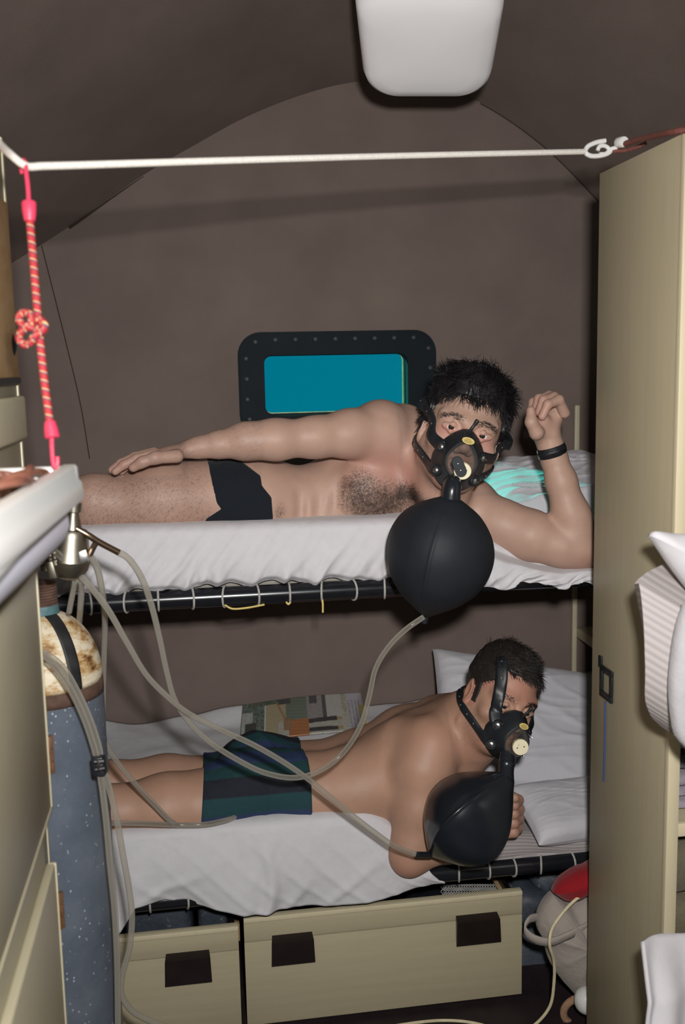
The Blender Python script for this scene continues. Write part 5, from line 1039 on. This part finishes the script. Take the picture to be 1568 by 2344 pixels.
BL.cap(c(1045, 1735, 2.17), c(1090, 1690, 2.12), .060, .052, .03); BL.cap(c(1000, 1780, 2.2), c(1045, 1735, 2.17), .08, .06, .03)
for q in range(3): BL.cap(c(1052+9*q, 1650-3*q, 2.095+.004*q), c(1046+13*q, 1725+8*q, 2.10), .004, .004, .012)
# fist resting on the mattress
BL.cap(c(1140, 1880, 2.1), c(1158, 1862, 2.1), .029, .034, .015); BL.ell(c(1160, 1862, 2.10), (.026, .032, .046), k=.012)
for i in range(4):
    yy = 1828+21*i; K = c(1170, yy-4, 2.125); q1 = c(1188-abs(i-1.2)*2.0, yy+4, 2.09); q2 = c(1176, yy+14, 2.062); q3 = c(1148, yy+20, 2.066)
    BL.chain([(K, .0135), (q1, .0130), (q2, .0120), (q3, .0105)], .004)
BL.chain([(c(1148, 1835, 2.075), .014), (c(1160, 1822, 2.062), .0125), (c(1178, 1826, 2.055), .0105)], .006)
head_prims(BL, HL, .0035)
man2 = thing('person', c(700, 1885, 2.3), 'bare-backed man in striped shorts lying prone on the lower bunk, wearing a breathing mask', 'person')
hb = (HL.O-A(.13, .14, .15), HL.O+A(.13, .13, .15)); hd1 = (c(1125, 1925, 2.1)-A(.0, .10, .0), c(1205, 1800, 2.1)+A(.01, .06, .01))
VL, QL = skinmesh(BL, ((-.82, 1.95, .30), (.98, 2.56, .90)), [(*hb, .0026), (*hd1, .0022)], .0065)
LL = HL.loc(VL)
fl2 = .5*sstep(.0, .03, LL[:, 1])*(LL[:, 1] < .09)*(LL[:, 2] > .03)+.5*(np.linalg.norm(LL-A(-.08, -.01, -.01), axis=1) < .04)+.35*gauss(VL, c(1070, 1690, 2.1), A(.04, .08, .06))+.3*gauss(VL, c(985, 1690, 2.1), A(.04, .06, .04))+.3*gauss(VL, c(1165, 1865, 2.08), A(.04, .06, .05))+.4*gauss(VL, c(925, 1985, 2.05), A(.04, .06, .03))
st2 = sstep(-.02, -.05, LL[:, 1])*sstep(.0, .03, LL[:, 2])*sstep(-.15, -.12, LL[:, 1])*(np.abs(LL[:, 0]) < .085)*.22
obj('body', (VL, QL), 'skin_lower', man2, ang=0, attrs={'stubble': st2, 'flush': np.clip(fl2, 0, .6)})
face_parts(HL, man2, (-.2, .0, 1))
def lo_test(L):
    x, y, z = L[..., 0], L[..., 1], L[..., 2]; ax_ = np.abs(x)
    front = np.where(z > .02, .074-.35*np.clip(ax_-.035, 0, .05)*-1-y, -1)
    side = np.where(z <= .062, (.006+.75*np.clip(z, -.02, .07))-y, -1); burn = np.maximum(np.abs(z-.016)-.010, -.03-y); side = np.minimum(side, burn); back = np.where(z < -.03, -.05-y, 1)
    return np.where(z > .062, front, np.where(z < -.03, back, np.maximum(np.where(ax_ < .052, front, -1), side)))
Vc, Qc = hair_cap(BL, HL, lo_test, lambda L: .002+.0035*sstep(.0, .04, L[..., 1])+.009*sstep(.05, .12, L[..., 1]), .0034, 7)
hc = obj('hair', (Vc, Qc), 'hair_greying', man2, ang=0, label='short dark greying hair')
Vh, Fh = hair_mesh(HL, Vc, lambda L: L[:, 1] > -.07, 8500, lambda l: .009+.009*(l[1] > .06), .20, lambda l: (.3, -.35+.35*(l[1] > .09), .55), .0008, 15, lift=.22, coh=.8)
obj('hair_strands', (Vh, Fh), 'hair_greying', hc, ang=0, kind='stuff'); brows(HL, VL, man2, 'hair_black', 18)
# striped shorts
x0_, x1_ = c(470, 1800, 2.2)[0], c(697, 1790, 2.25)[0]
def sh_off(X): return .006+.0045*vnoise(X[..., 0]*1.2+X[..., 1]*.4, X[..., 1]+X[..., 2], 34, 6)*.7+.004*ridge(X[..., 0]*26+X[..., 1]*12+vnoise(X[..., 0], X[..., 2], 12, 2), 4)
def sh_reg(X): return np.maximum(x0_-.004-.10*np.clip(.56-X[..., 2], -.2, .2)*-1*-1+.02*(X[..., 1]-2.28)-X[..., 0], X[..., 0]-x1_-.003*np.sin(X[..., 1]*30))
BS = Body(); BS.p = [q for q in BL.p if BL.bb(q)[0][0] < x1_+.05]
Vg, Qg = garment(BS, (x0_-.05, 2.05, .40), (x1_+.03, 2.50, .72), .0042, sh_off, sh_reg)
an = np.arctan2(Vg[:, 2]-.50, -(Vg[:, 1]-2.29)); rr = 1.0
obj('shorts', (Vg, Qg), 'striped_shorts', man2, ang=0, label='green, blue and black striped shorts', attrs={'stripe': an*1.18+.10})
sl = [([(-.040, -.045, .108), (-.050, -.02, .090), (-.053, .02, .080), (-.054, .06, .062), (-.048, .098, .025), (-.02, .125, -.02), (.02, .125, -.04)], .0290, .013),
      ([(.040, -.045, .108), (.062, -.02, .08), (.076, .01, .05), (.083, .04, .0), (.07, .07, -.05), (.02, .08, -.10)], .021, .010),
      ([(-.038, -.092, .105), (-.060, -.082, .07), (-.072, -.065, .035), (-.078, -.052, .0), (-.06, -.05, -.05), (-.02, -.05, -.09)], .0185),
      ([(.038, -.092, .105), (.060, -.085, .07), (.072, -.072, .035), (.078, -.06, .0), (.06, -.05, -.05), (.02, -.05, -.09)], .0185)]
mk2 = mask(HL, BL, 'black rubber breathing mask with a round cream valve on the face of the lower man', ((.000, -.064, .163), (-.22, .05, .95)), False, sl, 'breathing masks')
b0 = c(1166, 1778, 1.945); b1 = c(985, 1957, 1.96)
bg2, a_, ax_ = bag(b0, b1, .090, None, 'glossy creased black breathing bag hanging from the lower mask', 4, 'shiny_rubber', .55, prof=[(0, .17), (.06, .30), (.2, .62), (.36, .89), (.52, 1.0), (.66, .97), (.80, .76), (.91, .42), (1, .06)], crease=.16, grp='breathing bags')
s0 = HL.w((-.010, -.092, .138)); nk = np.linspace(s0, b0+ax_*.012, 20)
obj('neck', G().tube(nk, np.r_[np.full(4, .0165), np.full(4, .0175), .0190, .0175, np.full(4, .0168), np.linspace(.0170, .0190, 6)], 24), 'shiny_rubber', bg2, ang=30)
obj('nozzle', G().tube([b1-ax_*.01, b1, c(955, 1956, 1.935)], [.009, .0065, .006], 12), 'black_rubber', bg2)
